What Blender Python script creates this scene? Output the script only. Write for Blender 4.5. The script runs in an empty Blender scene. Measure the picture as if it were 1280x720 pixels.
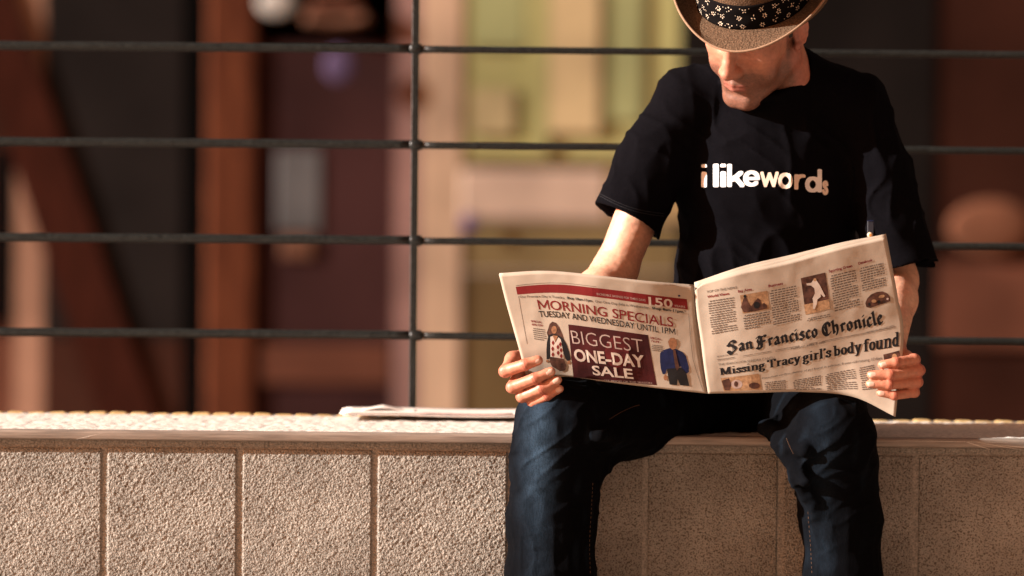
import bpy, math, random
import numpy as np
from mathutils import Vector, Matrix
from mathutils.bvhtree import BVHTree
from mathutils.geometry import tessellate_polygon

random.seed(4)
C = bpy.context.scene
COL = C.collection
R = math.radians

# ------------------------------------------------------------------ camera
ROLL = R(0.55)
PITCH = R(1.74)
CAM = np.array([0.0, -6.0, 0.95])
FPX = 4320.0
cd = bpy.data.cameras.new("camera")
cam = bpy.data.objects.new("camera", cd)
COL.objects.link(cam)
CM = Matrix.Rotation(R(90) - PITCH, 3, 'X') @ Matrix.Rotation(ROLL, 3, 'Z')
cam.matrix_world = Matrix.Translation(Vector(CAM)) @ CM.to_4x4()
cd.sensor_width = 36.0
cd.lens = 36.0 * FPX / 1280.0
cd.clip_end = 500
cd.dof.use_dof = True
cd.dof.focus_distance = 5.86
cd.dof.aperture_fstop = 1.95
C.camera = cam
CMN = np.array(CM)


def P(px, py, y):
    """world point seen at photo pixel (px, py) lying at world depth y (vectorised)"""
    px, py, y = np.broadcast_arrays(np.asarray(px, float), np.asarray(py, float), np.asarray(y, float))
    d = np.stack([(px - 640) / FPX, -(py - 360) / FPX, -np.ones_like(px)], -1) @ CMN.T
    k = (y - CAM[1]) / d[..., 1]
    return CAM + d * k[..., None]


# ------------------------------------------------------------------ light
SUN_EL, SUN_AZ = 20.0, 12.5           # azimuth measured from -X towards the camera (-Y)
sd = np.array([-math.cos(R(SUN_AZ)) * math.cos(R(SUN_EL)), -math.sin(R(SUN_AZ)) * math.cos(R(SUN_EL)), math.sin(R(SUN_EL))])
ld = bpy.data.lights.new("sun", 'SUN')
ld.energy = 5.0
ld.angle = R(0.6)
ld.color = (1.0, 0.965, 0.91)
sun = bpy.data.objects.new("sun", ld)
COL.objects.link(sun)
sun.location = (-8, -8, 8)
sun.rotation_euler = Vector(-sd).to_track_quat('-Z', 'Y').to_euler()
w = bpy.data.worlds.new("World")
C.world = w
w.use_nodes = True
wn = w.node_tree
bg = wn.nodes["Background"]
sky = wn.nodes.new("ShaderNodeTexSky")
sky.sky_type = 'NISHITA'
sky.sun_disc = False
sky.sun_elevation = R(SUN_EL)
sky.sun_rotation = math.atan2(sd[0], sd[1])
sky.air_density = 1.6
sky.dust_density = 4.0
tintn = wn.nodes.new("ShaderNodeMix")
tintn.data_type = 'RGBA'
tintn.blend_type = 'MULTIPLY'
tintn.inputs[0].default_value = 1.0
wn.links.new(sky.outputs[0], tintn.inputs[6])
tintn.inputs[7].default_value = (1.0, 0.47, 0.28, 1)      # warm white balance of the photograph
wn.links.new(tintn.outputs[2], bg.inputs[0])
bg.inputs[1].default_value = 0.075
C.view_settings.view_transform = 'Standard'
C.view_settings.look = 'None'
C.view_settings.exposure = 1.38
C.view_settings.gamma = 1.0
C.cycles.max_bounces = 5
C.cycles.diffuse_bounces = 3
C.cycles.use_denoising = True


# ------------------------------------------------------------------ helpers
def tag(o, label=None, cat=None, group=None, kind=None):
    if label: o['label'] = label
    if cat: o['category'] = cat
    if group: o['group'] = group
    if kind: o['kind'] = kind
    return o


def empty(name, loc=(0, 0, 0)):
    o = bpy.data.objects.new(name, None)
    COL.objects.link(o)
    o.location = loc
    return o


def link(name, me, mat=None, parent=None, smooth=False):
    o = bpy.data.objects.new(name, me)
    COL.objects.link(o)
    if mat is not None and not me.materials:
        me.materials.append(mat)
    if smooth:
        me.polygons.foreach_set("use_smooth", np.ones(len(me.polygons), bool))
    if parent is not None:
        o.parent = parent
        pl = Vector(parent.location)
        q = parent.parent
        while q is not None:
            pl += Vector(q.location)
            q = q.parent
        o.location = -pl + Vector((0, 0, 0))
    return o


def mesh_obj(name, verts, faces, mat=None, parent=None, smooth=False):
    me = bpy.data.meshes.new(name)
    me.from_pydata([tuple(map(float, v)) for v in verts], [], [tuple(map(int, f)) for f in faces])
    me.update()
    return link(name, me, mat, parent, smooth)


class MB:
    def __init__(s):
        s.v, s.f = [], []

    def box(s, x0, x1, y0, y1, z0, z1, b=0.0):
        if b <= 0:
            n = len(s.v)
            s.v += [(x, y, z) for z in (z0, z1) for y in (y0, y1) for x in (x0, x1)]
            s.f += [tuple(n + i for i in q) for q in ((0, 2, 3, 1), (4, 5, 7, 6), (0, 1, 5, 4), (1, 3, 7, 5), (3, 2, 6, 7), (2, 0, 4, 6))]
            return s
        # bevelled box: convex hull of inset faces
        import bmesh
        bm = bmesh.new()
        for sx, X in ((1, x0), (-1, x1)):
            for sy, Y in ((1, y0), (-1, y1)):
                for sz, Z in ((1, z0), (-1, z1)):
                    bm.verts.new((X, Y + sy * b, Z + sz * b)); bm.verts.new((X + sx * b, Y, Z + sz * b)); bm.verts.new((X + sx * b, Y + sy * b, Z))
        bmesh.ops.convex_hull(bm, input=list(bm.verts))
        bmesh.ops.recalc_face_normals(bm, faces=list(bm.faces))
        bm.verts.index_update()
        n = len(s.v)
        s.v += [tuple(v.co) for v in bm.verts]
        s.f += [tuple(n + v.index for v in f.verts) for f in bm.faces]
        bm.free()
        return s

    def prism(s, poly, y0, y1):
        """polygon in XZ extruded between depths"""
        n, k = len(s.v), len(poly)
        s.v += [(x, y0, z) for x, z in poly] + [(x, y1, z) for x, z in poly]
        s.f += [tuple(range(n, n + k)), tuple(reversed(range(n + k, n + 2 * k)))]
        s.f += [(n + i, n + k + i, n + k + (i + 1) % k, n + (i + 1) % k) for i in range(k)]
        return s

    def tube(s, pts, r, seg=12, cap=True):
        pts = [Vector(p) for p in pts]
        rs = r if hasattr(r, '__len__') else [r] * len(pts)
        n = len(s.v)
        for i, p in enumerate(pts):
            t = (pts[min(i + 1, len(pts) - 1)] - pts[max(i - 1, 0)]).normalized()
            a = t.orthogonal().normalized() if i == 0 else (a - t * a.dot(t)).normalized()
            b = t.cross(a)
            for j in range(seg):
                q = 2 * math.pi * j / seg
                s.v.append(tuple(p + a * (math.cos(q) * rs[i]) + b * (math.sin(q) * rs[i])))
        for i in range(len(pts) - 1):
            for j in range(seg):
                s.f.append((n + i * seg + j, n + i * seg + (j + 1) % seg, n + (i + 1) * seg + (j + 1) % seg, n + (i + 1) * seg + j))
        if cap:
            s.f.append(tuple(n + j for j in reversed(range(seg))))
            s.f.append(tuple(n + (len(pts) - 1) * seg + j for j in range(seg)))
        return s

    def build(s, name, mat=None, parent=None, smooth=False):
        return mesh_obj(name, s.v, s.f, mat, parent, smooth)


# ------------------------------------------------------------------ materials
def mat(name, color, rough=0.7, spec=0.4, var=0.0, scale=20.0, bump=0.0, bscale=60.0, bdist=0.002, metal=0.0, col2=None, stretch=(1, 1, 1), vcol=None, sheen=0.0, detail=4.0):
    m = bpy.data.materials.new(name)
    m.use_nodes = True
    nt = m.node_tree
    b = nt.nodes["Principled BSDF"]
    b.inputs["Roughness"].default_value = rough
    b.inputs["Specular IOR Level"].default_value = spec
    b.inputs["Metallic"].default_value = metal
    if sheen:
        b.inputs["Sheen Weight"].default_value = sheen
        b.inputs["Sheen Roughness"].default_value = 0.5
    tc = nt.nodes.new("ShaderNodeTexCoord")
    mp = nt.nodes.new("ShaderNodeMapping")
    mp.inputs["Scale"].default_value = stretch
    nt.links.new(tc.outputs["Object"], mp.inputs[0])
    c4 = (*color, 1)
    src = None
    if vcol:
        at = nt.nodes.new("ShaderNodeAttribute"); at.attribute_name = vcol
        src = at.outputs["Color"]
    if var > 0 or col2:
        nz = nt.nodes.new("ShaderNodeTexNoise")
        nz.inputs["Scale"].default_value = scale
        nz.inputs["Detail"].default_value = detail
        nt.links.new(mp.outputs[0], nz.inputs["Vector"])
        rp = nt.nodes.new("ShaderNodeValToRGB")
        rp.color_ramp.elements[0].position = 0.3
        rp.color_ramp.elements[1].position = 0.7
        if vcol:
            rp.color_ramp.elements[0].color = (1 - var, 1 - var, 1 - var, 1)
            rp.color_ramp.elements[1].color = (1 + var, 1 + var, 1 + var, 1)
        else:
            c2 = col2 or tuple(min(1, c * (1 + var)) for c in color)
            c1 = color if col2 else tuple(c * (1 - var) for c in color)
            rp.color_ramp.elements[0].color = (*c1, 1)
            rp.color_ramp.elements[1].color = (*c2, 1)
        nt.links.new(nz.outputs["Fac"], rp.inputs[0])
        if vcol:
            mx = nt.nodes.new("ShaderNodeMix"); mx.data_type = 'RGBA'; mx.blend_type = 'MULTIPLY'; mx.inputs[0].default_value = 1
            nt.links.new(src, mx.inputs[6]); nt.links.new(rp.outputs[0], mx.inputs[7])
            nt.links.new(mx.outputs[2], b.inputs["Base Color"])
        else:
            nt.links.new(rp.outputs[0], b.inputs["Base Color"])
    elif vcol:
        nt.links.new(src, b.inputs["Base Color"])
    else:
        b.inputs["Base Color"].default_value = c4
    if bump > 0:
        n2 = nt.nodes.new("ShaderNodeTexNoise")
        n2.inputs["Scale"].default_value = bscale
        n2.inputs["Detail"].default_value = 3
        nt.links.new(mp.outputs[0], n2.inputs["Vector"])
        bp = nt.nodes.new("ShaderNodeBump")
        bp.inputs["Strength"].default_value = bump
        bp.inputs["Distance"].default_value = bdist
        nt.links.new(n2.outputs["Fac"], bp.inputs["Height"])
        nt.links.new(bp.outputs[0], b.inputs["Normal"])
    m.diffuse_color = c4
    return m


def stucco_mat():
    m = mat("stucco", (0.36, 0.29, 0.22), 0.9, 0.2)
    nt = m.node_tree
    b = nt.nodes["Principled BSDF"]
    tc = nt.nodes.new("ShaderNodeTexCoord")
    vo = nt.nodes.new("ShaderNodeTexVoronoi"); vo.inputs["Scale"].default_value = 400; vo.feature = 'SMOOTH_F1'; vo.inputs["Smoothness"].default_value = 0.6
    nz = nt.nodes.new("ShaderNodeTexNoise"); nz.inputs["Scale"].default_value = 340; nz.inputs["Detail"].default_value = 3
    n3 = nt.nodes.new("ShaderNodeTexNoise"); n3.inputs["Scale"].default_value = 7; n3.inputs["Detail"].default_value = 5
    for n in (vo, nz, n3): nt.links.new(tc.outputs["Object"], n.inputs["Vector"])
    ad = nt.nodes.new("ShaderNodeMath"); ad.operation = 'SUBTRACT'
    nt.links.new(nz.outputs["Fac"], ad.inputs[0])
    mu = nt.nodes.new("ShaderNodeMath"); mu.operation = 'MULTIPLY'; mu.inputs[1].default_value = 0.45
    nt.links.new(vo.outputs["Distance"], mu.inputs[0]); nt.links.new(mu.outputs[0], ad.inputs[1])
    bp = nt.nodes.new("ShaderNodeBump"); bp.inputs["Strength"].default_value = 1.0; bp.inputs["Distance"].default_value = 0.004
    nt.links.new(ad.outputs[0], bp.inputs["Height"]); nt.links.new(bp.outputs[0], b.inputs["Normal"])
    rp = nt.nodes.new("ShaderNodeValToRGB")
    rp.color_ramp.elements[0].color = (0.27, 0.237, 0.20, 1); rp.color_ramp.elements[1].color = (0.43, 0.387, 0.33, 1)
    rp.color_ramp.elements[0].position = 0.35; rp.color_ramp.elements[1].position = 0.65
    nt.links.new(n3.outputs["Fac"], rp.inputs[0])
    # darker tint where the fine noise dips, between the lumps
    r2 = nt.nodes.new("ShaderNodeValToRGB"); r2.color_ramp.elements[0].color = (0.34, 0.29, 0.25, 1); r2.color_ramp.elements[1].color = (1, 1, 1, 1)
    r2.color_ramp.elements[0].position = 0.36; r2.color_ramp.elements[1].position = 0.50
    nt.links.new(nz.outputs["Fac"], r2.inputs[0])
    mx = nt.nodes.new("ShaderNodeMix"); mx.data_type = 'RGBA'; mx.blend_type = 'MULTIPLY'; mx.inputs[0].default_value = 1
    nt.links.new(rp.outputs[0], mx.inputs[6]); nt.links.new(r2.outputs[0], mx.inputs[7])
    nt.links.new(mx.outputs[2], b.inputs["Base Color"])
    return m


def denim_mat():
    m = mat("denim", (0.03, 0.05, 0.1), 0.95, 0.06)
    nt = m.node_tree
    b = nt.nodes["Principled BSDF"]
    at = nt.nodes.new("ShaderNodeAttribute"); at.attribute_name = "tint"
    tc = nt.nodes.new("ShaderNodeTexCoord")
    mp = nt.nodes.new("ShaderNodeMapping"); mp.inputs["Scale"].default_value = (1, 1, 0.12)
    nt.links.new(tc.outputs["Object"], mp.inputs[0])
    nz = nt.nodes.new("ShaderNodeTexNoise"); nz.inputs["Scale"].default_value = 650; nz.inputs["Detail"].default_value = 3
    n2 = nt.nodes.new("ShaderNodeTexNoise"); n2.inputs["Scale"].default_value = 900; n2.inputs["Detail"].default_value = 1
    nt.links.new(mp.outputs[0], nz.inputs["Vector"]); nt.links.new(tc.outputs["Object"], n2.inputs["Vector"])
    ad = nt.nodes.new("ShaderNodeMath"); ad.operation = 'ADD'
    nt.links.new(nz.outputs["Fac"], ad.inputs[0]); nt.links.new(n2.outputs["Fac"], ad.inputs[1])
    rp = nt.nodes.new("ShaderNodeValToRGB")
    rp.color_ramp.elements[0].position = 0.80; rp.color_ramp.elements[1].position = 1.0
    rp.color_ramp.elements[0].color = (0.5, 0.5, 0.5, 1); rp.color_ramp.elements[1].color = (1, 1, 1, 1)
    hv = nt.nodes.new("ShaderNodeMath"); hv.operation = 'MULTIPLY'; hv.inputs[1].default_value = 0.9
    nt.links.new(ad.outputs[0], hv.inputs[0]); nt.links.new(hv.outputs[0], rp.inputs[0])
    mx = nt.nodes.new("ShaderNodeMix"); mx.data_type = 'RGBA'; mx.blend_type = 'MULTIPLY'; mx.inputs[0].default_value = 1
    nt.links.new(at.outputs["Color"], mx.inputs[6]); nt.links.new(rp.outputs[0], mx.inputs[7])
    nt.links.new(mx.outputs[2], b.inputs["Base Color"])
    bp = nt.nodes.new("ShaderNodeBump"); bp.inputs["Strength"].default_value = 0.5; bp.inputs["Distance"].default_value = 0.001
    nt.links.new(ad.outputs[0], bp.inputs["Height"]); nt.links.new(bp.outputs[0], b.inputs["Normal"])
    return m


def skin_mat():
    m = mat("skin", (0.5, 0.3, 0.2), 0.48, 0.45, var=0.12, scale=160, bump=0.35, bscale=650, bdist=0.0006, vcol="tint")
    b = m.node_tree.nodes["Principled BSDF"]
    b.inputs["Subsurface Weight"].default_value = 0.12
    b.inputs["Subsurface Radius"].default_value = (1.0, 0.35, 0.2)
    b.inputs["Subsurface Scale"].default_value = 0.006
    return m


def felt_mat():
    m = mat("felt", (0.105, 0.064, 0.039), 1.0, 0.03, var=0.45, scale=400, bump=1.0, bscale=300, bdist=0.0022, detail=2.0)
    return m


M = dict(
    stucco=stucco_mat(), denim=denim_mat(), skin=skin_mat(), felt=felt_mat(),
    mortar=mat("mortar", (0.33, 0.29, 0.245), 0.9, 0.2, var=0.4, scale=330, bump=1.0, bscale=380, bdist=0.003),
    coping=mat("coping_stone", (0.62, 0.57, 0.51), 0.9, 0.2, var=0.25, scale=130, bump=0.8, bscale=260, bdist=0.0015),
    trim=mat("bronze_trim", (0.30, 0.24, 0.195), 0.42, 0.5, var=0.28, scale=14, bump=0.3, bscale=60, bdist=0.001, metal=0.25, stretch=(1, 6, 14)),
    groove=mat("groove_mortar", (0.24, 0.21, 0.18), 0.9, 0.2, var=0.2, scale=80),
    tile=mat("ochre_tile", (0.52, 0.34, 0.14), 0.8, 0.3, var=0.25, scale=60, bump=0.4, bscale=160, bdist=0.002),
    iron=mat("painted_iron", (0.010, 0.0115, 0.0105), 0.38, 0.4, var=0.5, scale=120, bump=0.7, bscale=110, bdist=0.0016),
    shirt=mat("black_cotton", (0.0030, 0.0027, 0.0036), 1.0, 0.03, var=0.2, scale=300, bump=0.35, bscale=900, bdist=0.0006),
    white_print=mat("white_ink", (0.85, 0.84, 0.82), 0.8, 0.2),
    peach_print=mat("peach_ink", (0.80, 0.66, 0.54), 0.8, 0.2),
    paper=mat("newsprint", (0.42, 0.345, 0.27), 0.9, 0.15, var=0.06, scale=30, bump=0.2, bscale=35, bdist=0.002),
    paper_light=mat("newsprint_edge", (0.55, 0.46, 0.37), 0.9, 0.15),
    ink_black=mat("ink_black", (0.012, 0.010, 0.010), 0.8, 0.2),
    ink_grey=mat("ink_grey", (0.12, 0.09, 0.07), 0.8, 0.2),
    ink_red=mat("ink_red", (0.17, 0.012, 0.012), 0.8, 0.2),
    ink_maroon=mat("ink_maroon", (0.045, 0.006, 0.006), 0.8, 0.2, var=0.5, scale=25),
    ink_emblem=mat("ink_emblem", (0.085, 0.010, 0.010), 0.8, 0.2, var=.4, scale=80),
    ink_white=mat("ink_white", (0.52, 0.43, 0.36), 0.8, 0.2),
    ink_pale=mat("ink_pale", (0.38, 0.28, 0.24), 0.8, 0.2),
    ink_blue=mat("ink_blue", (0.010, 0.014, 0.055), 0.8, 0.2, var=0.3, scale=90),
    ink_skin=mat("ink_skin", (0.26, 0.12, 0.06), 0.8, 0.2, var=0.3, scale=150),
    ink_brown=mat("ink_brown", (0.07, 0.03, 0.02), 0.8, 0.2, var=0.6, scale=120),
    ink_tan=mat("ink_tan", (0.33, 0.19, 0.10), 0.8, 0.2, var=0.3, scale=200),
    hair=mat("dark_hair", (0.018, 0.010, 0.006), 0.55, 0.4, var=0.5, scale=400, bump=0.8, bscale=500, bdist=0.001, stretch=(1, 1, .2)),
    nail=mat("fingernail", (0.62, 0.38, 0.29), 0.28, 0.5),
    band=mat("black_band", (0.0045, 0.0035, 0.0035), 0.9, 0.05, bump=0.3, bscale=150, bdist=0.001),
    leather=mat("shoe_leather", (0.03, 0.018, 0.012), 0.4, 0.5, var=0.3, scale=30),
    rubber=mat("sole_rubber", (0.05, 0.045, 0.04), 0.8, 0.3),
    pavement=mat("pavement_concrete", (0.34, 0.27, 0.21), 0.9, 0.3, var=0.15, scale=6, bump=0.3, bscale=40, bdist=0.003),
    plaza=mat("plaza_concrete", (0.16, 0.12, 0.10), 0.9, 0.3, var=0.2, scale=3),
)


def flat(name, c, rough=0.7, **k):
    M[name] = mat(name, c, .95, 0.05, var=k.pop('var', 0.32), scale=k.pop('scale', 1.6), **k)
    return M[name]


# ------------------------------------------------------------------ implicit-surface modelling
class Rec:
    __slots__ = ("f", "c", "r", "op", "k")

    def __init__(s, f, c, r, op, k):
        s.f, s.c, s.r, s.op, s.k = f, np.asarray(c, float), r, op, k


def smin(a, b, k):
    if k <= 1e-6: return np.minimum(a, b)
    h = np.clip(0.5 + 0.5 * (b - a) / k, 0, 1)
    return b * (1 - h) + a * h - k * h * (1 - h)


def f_limb(a, b, ra, rb, flat=None):
    a, b = np.asarray(a, float), np.asarray(b, float)
    ab = b - a
    l2 = max(ab @ ab, 1e-12)
    if flat is not None:
        ax = np.asarray(flat[0], float); ax = ax / np.linalg.norm(ax); s = flat[1]

    def f(p):
        pa = p - a
        h = np.clip(pa @ ab / l2, 0, 1)
        q = pa - h[..., None] * ab
        r = ra + (rb - ra) * h
        if flat is None:
            return np.sqrt((q * q).sum(-1)) - r
        c = q @ ax
        q = q + (c * (1 / s - 1))[..., None] * ax
        n = np.sqrt((q * q).sum(-1))
        return (n - r) * min(1, (1 + s) / 2)
    return f


def f_ell(c, rad, rot=None):
    c, rad = np.asarray(c, float), np.asarray(rad, float)
    Rm = None if rot is None else np.asarray(rot, float)

    def f(p):
        q = p - c
        if Rm is not None: q = q @ Rm
        k0 = np.sqrt(((q / rad) ** 2).sum(-1)) + 1e-9
        k1 = np.sqrt(((q / (rad * rad)) ** 2).sum(-1)) + 1e-9
        return k0 * (k0 - 1) / k1
    return f


class Field:
    def __init__(s):
        s.p = []
        s.disp = None
        s.dmax = 0.0

    def add(s, f, c, r, k=0.01, op='u'):
        s.p.append(Rec(f, c, r, op, k)); return s

    def limb(s, a, b, ra, rb, k=0.01, op='u', flat=None):
        a, b = np.asarray(a, float), np.asarray(b, float)
        sc = 1 if flat is None else max(1, flat[1])
        return s.add(f_limb(a, b, ra, rb, flat), (a + b) / 2, np.linalg.norm(b - a) / 2 + max(ra, rb) * sc, k, op)

    def chain(s, pts, rs, k=0.01, op='u', flat=None):
        for i in range(len(pts) - 1): s.limb(pts[i], pts[i + 1], rs[i], rs[i + 1], k, op, flat)
        return s

    def ell(s, c, rad, k=0.01, op='u', rot=None):
        return s.add(f_ell(c, rad, rot), c, max(rad), k, op)

    def ev(s, p, prims=None):
        d = np.full(p.shape[:-1], 1.0)
        for q in (s.p if prims is None else prims):
            if q.op == 'u': d = smin(d, q.f(p), q.k)
            elif q.op == 's': d = -smin(-d, q.f(p), q.k)
            elif q.op == 'i': d = -smin(-d, -q.f(p), q.k)
        return d

    def mesh(s, h, lo=None, hi=None):
        if lo is None:
            lo = np.min([q.c - q.r for q in s.p if q.op == 'u'], 0) - .01
            hi = np.max([q.c + q.r for q in s.p if q.op == 'u'], 0) + .01
        lo = np.asarray(lo, float); hi = np.asarray(hi, float)
        B = 12
        nb = np.ceil((hi - lo) / (h * B)).astype(int)
        N = nb * B
        g = np.empty(tuple(N), np.float32)
        bx = [lo[i] + (np.arange(nb[i]) + .5) * B * h - h / 2 for i in range(3)]
        Cc = np.stack(np.meshgrid(*bx, indexing='ij'), -1)
        hd = B * h * 0.87
        margin = hd + 0.05 + s.dmax
        cf = Cc.reshape(-1, 3)
        near = np.ones((len(s.p), len(cf)), bool)
        dc = np.full(len(cf), 1.0)
        for i, q in enumerate(s.p):
            if q.op != 'i':
                near[i] = ((cf - q.c) ** 2).sum(-1) < (q.r + margin) ** 2
            n = near[i]
            if not n.any(): continue
            v = q.f(cf[n])
            if q.op == 'u': dc[n] = smin(dc[n], v, q.k)
            elif q.op == 's': dc[n] = -smin(-dc[n], v, q.k)
            else: dc[n] = -smin(-dc[n], -v, q.k)
        act = np.abs(dc) < hd * 1.35 + s.dmax + 0.004
        g4 = g.reshape(nb[0], B, nb[1], B, nb[2], B)
        g4[:] = np.where(dc < 0, -1, 1).reshape(tuple(nb))[:, None, :, None, :, None]
        off = np.stack(np.meshgrid(*[np.arange(B) * h] * 3, indexing='ij'), -1)
        for bi in np.nonzero(act)[0]:
            i, j, k = np.unravel_index(bi, tuple(nb))
            pp = lo + np.array([i, j, k]) * B * h + off
            d = s.ev(pp, [q for q, n in zip(s.p, near[:, bi]) if n])
            if s.disp is not None: d = d + s.disp(pp)
            g4[i, :, j, :, k, :] = d
        return nets(g, lo, h)


def nets(g, lo, h):
    ins = g < 0
    a = ins[:-1, :-1, :-1]
    cnt = np.zeros(a.shape, np.int8)
    cor = [(x, y, z) for x in (0, 1) for y in (0, 1) for z in (0, 1)]
    n = g.shape
    def sl(c): return tuple(slice(c[i], n[i] - 1 + c[i]) for i in range(3))
    for c in cor: cnt += ins[sl(c)]
    cell = (cnt > 0) & (cnt < 8)
    ids = np.full(a.shape, -1, np.int32)
    idx = np.argwhere(cell)
    ids[cell] = np.arange(len(idx))
    acc = np.zeros((len(idx), 3)); w_ = np.zeros(len(idx))
    vals = {c: g[idx[:, 0] + c[0], idx[:, 1] + c[1], idx[:, 2] + c[2]] for c in cor}
    for ax in range(3):
        for c in cor:
            if c[ax]: continue
            c2 = tuple(v + (1 if i == ax else 0) for i, v in enumerate(c))
            v0, v1 = vals[c], vals[c2]
            m = (v0 < 0) != (v1 < 0)
            t = v0[m] / (v0[m] - v1[m])
            pt = np.tile(np.array(c, float), (m.sum(), 1)); pt[:, ax] += t
            acc[m] += pt; w_[m] += 1
    V = lo + (idx + acc / w_[:, None]) * h
    F = []
    for ax in range(3):
        u, v = (ax + 1) % 3, (ax + 2) % 3
        s0 = [slice(1, n[i] - 1) for i in range(3)]; s1 = list(s0)
        s0[ax] = slice(0, n[ax] - 1); s1[ax] = slice(1, n[ax])
        e = ins[tuple(s0)] != ins[tuple(s1)]
        q = np.argwhere(e)
        q[:, u] += 1; q[:, v] += 1
        pos = ins[q[:, 0], q[:, 1], q[:, 2]]
        def cid(du, dv):
            r = q.copy(); r[:, u] -= du; r[:, v] -= dv
            return ids[r[:, 0], r[:, 1], r[:, 2]]
        f = np.stack([cid(1, 1), cid(0, 1), cid(0, 0), cid(1, 0)], 1)
        f[~pos] = f[~pos][:, ::-1]
        F.append(f)
    F = np.concatenate(F)
    F = F[(F >= 0).all(1)]
    return V, F


def np_mesh(name, V, F, mat_=None, parent=None, tint=None):
    me = bpy.data.meshes.new(name)
    me.vertices.add(len(V)); me.vertices.foreach_set("co", V.astype(np.float32).ravel())
    me.loops.add(F.size); me.loops.foreach_set("vertex_index", F.astype(np.int32).ravel())
    me.polygons.add(len(F)); me.polygons.foreach_set("loop_start", np.arange(0, F.size, F.shape[1], dtype=np.int32))
    me.update(calc_edges=True)
    if tint is not None:
        at = me.attributes.new("tint", 'FLOAT_COLOR', 'POINT')
        at.data.foreach_set("color", np.c_[tint, np.ones(len(V))].astype(np.float32).ravel())
    return link(name, me, mat_, parent, True)


def relax(V, F, it=1, lam=0.5, mask=None):
    """light Laplacian smoothing of a quad mesh"""
    e = np.concatenate([F[:, [i, (i + 1) % 4]] for i in range(4)])
    e = np.concatenate([e, e[:, ::-1]])
    deg = np.bincount(e[:, 0], minlength=len(V)).astype(float)
    for _ in range(it):
        s_ = np.stack([np.bincount(e[:, 0], V[e[:, 1], i], len(V)) for i in range(3)], 1) / deg[:, None]
        V = V + lam * (s_ - V) * (1 if mask is None else mask[:, None])
    return V


def vnoise(p, freq, seed=0):
    """smooth 3-D value noise in -1..1"""
    q = p * freq + seed * 17.31
    i = np.floor(q).astype(np.int64); f = q - i
    f = f * f * (3 - 2 * f)
    out = 0
    for dx in (0, 1):
        for dy in (0, 1):
            for dz in (0, 1):
                n = (i[..., 0] + dx) * 374761393 + (i[..., 1] + dy) * 668265263 + (i[..., 2] + dz) * 2147483647 + seed * 144269
                n = (n ^ (n >> 13)) * 1274126177 & 0x7fffffff
                r = ((n ^ (n >> 16)) & 0xffff) / 32767.5 - 1
                out = out + r * (f[..., 0] if dx else 1 - f[..., 0]) * (f[..., 1] if dy else 1 - f[..., 1]) * (f[..., 2] if dz else 1 - f[..., 2])
    return out


#%% ------------------------------------------------------------------ setting: ground
def sheet(name, x0, x1, y0, y1, z, m):
    return tag(mesh_obj(name, [(x0, y0, z), (x1, y0, z), (x1, y1, z), (x0, y1, z)], [(0, 1, 2, 3)], m), kind='structure')


tag(sheet('pavement', -40, 40, -60, 0.02, 0.0, M['pavement']), 'warm grey concrete pavement in front of the low wall')
tag(sheet('plaza', -60, 60, 0.5, 300, -1.5, M['plaza']), 'dim sunken plaza behind the fence')
tag(MB().box(-40, 40, 0.48, 0.53, -1.5, 0.38).build('retaining_wall', M['mortar']), 'concrete drop behind the low wall', kind='structure')

def A_(*a): return np.array(a, float)
M['scuff'] = mat('pale_scuff', (.62, .55, .47), .6, .3)
# ------------------------------------------------------------------ the low wall
WT = 0.52
wall = tag(empty('low_wall', (0, 0, 0)), 'low stuccoed wall with pale stone coping that the man sits on', 'wall', kind='structure')
core = MB().box(-4.0, 4.0, 0.0014, 0.48, 0.0, 0.489).build('core', M['mortar'], wall)
# stucco panels: cast face really modelled down to 1.5 mm, three casts used in turn
pitch, x0p = 0.2352, (132 - 640) / 720.0
pw = pitch - 0.0095
panel_meshes = []
for vi in range(3):
    zt, zb = .4845 - .0008 * vi, .21
    nx, nz_ = int(pw / .0015), int((zt - zb) / .0015)
    X, Z = np.meshgrid(np.linspace(0, pw, nx), np.linspace(zb, zt, nz_), indexing='ij')
    q = np.stack([X, X * 0 + vi * 3.1, Z], -1)
    h_ = .48 * vnoise(q, 275, 3) + .40 * vnoise(q, 480, 4) + .22 * vnoise(q, 90, 5) + .25 * vnoise(q, 640, 6)
    edge = np.minimum(np.minimum(X, pw - X), zt - Z)
    Y = -.0013 * h_ - .0006 + .0030 * np.clip(1 - edge / .0022, 0, 1) ** 1.3
    V = np.stack([X, Y, Z], -1).reshape(-1, 3)
    a = (np.arange(nx - 1)[:, None] * nz_ + np.arange(nz_ - 1)[None]).ravel()
    F = [tuple(t) for t in np.stack([a, a + nz_, a + nz_ + 1, a + 1], 1).tolist()]
    n = len(V); V = V.tolist()
    V += [(0, .0015, .004), (pw, .0015, .004), (pw, .0015, zb + .001), (0, .0015, zb + .001), (0, .006, .004), (pw, .006, .004), (pw, .006, zt), (0, .006, zt)]
    F += [(n, n + 1, n + 2, n + 3), (n, n + 4, n + 5, n + 1)]
    me = bpy.data.meshes.new('panel'); me.from_pydata(V, [], F); me.update(); me.materials.append(M['stucco'])
    panel_meshes.append(me)
for k in range(-6, 12):
    o = link('panel', panel_meshes[k % 3], None, wall, True)
    o.location = (x0p + k * pitch + 0.00475, -random.uniform(0, .0008), 0)
# ragged mortar bead under the trim
mb = MB(); x = -2.0
while x < 2.0:
    w_ = random.uniform(.006, .05)
    mb.box(x, x + w_ - .0002, -0.0002 - random.uniform(0, .0010), 0.006, 0.4868 + random.uniform(0, .0026), 0.4968, 0.0008); x += w_
o = mb.build('mortar_bead', M['mortar'], wall); o['kind'] = 'stuff'
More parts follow.
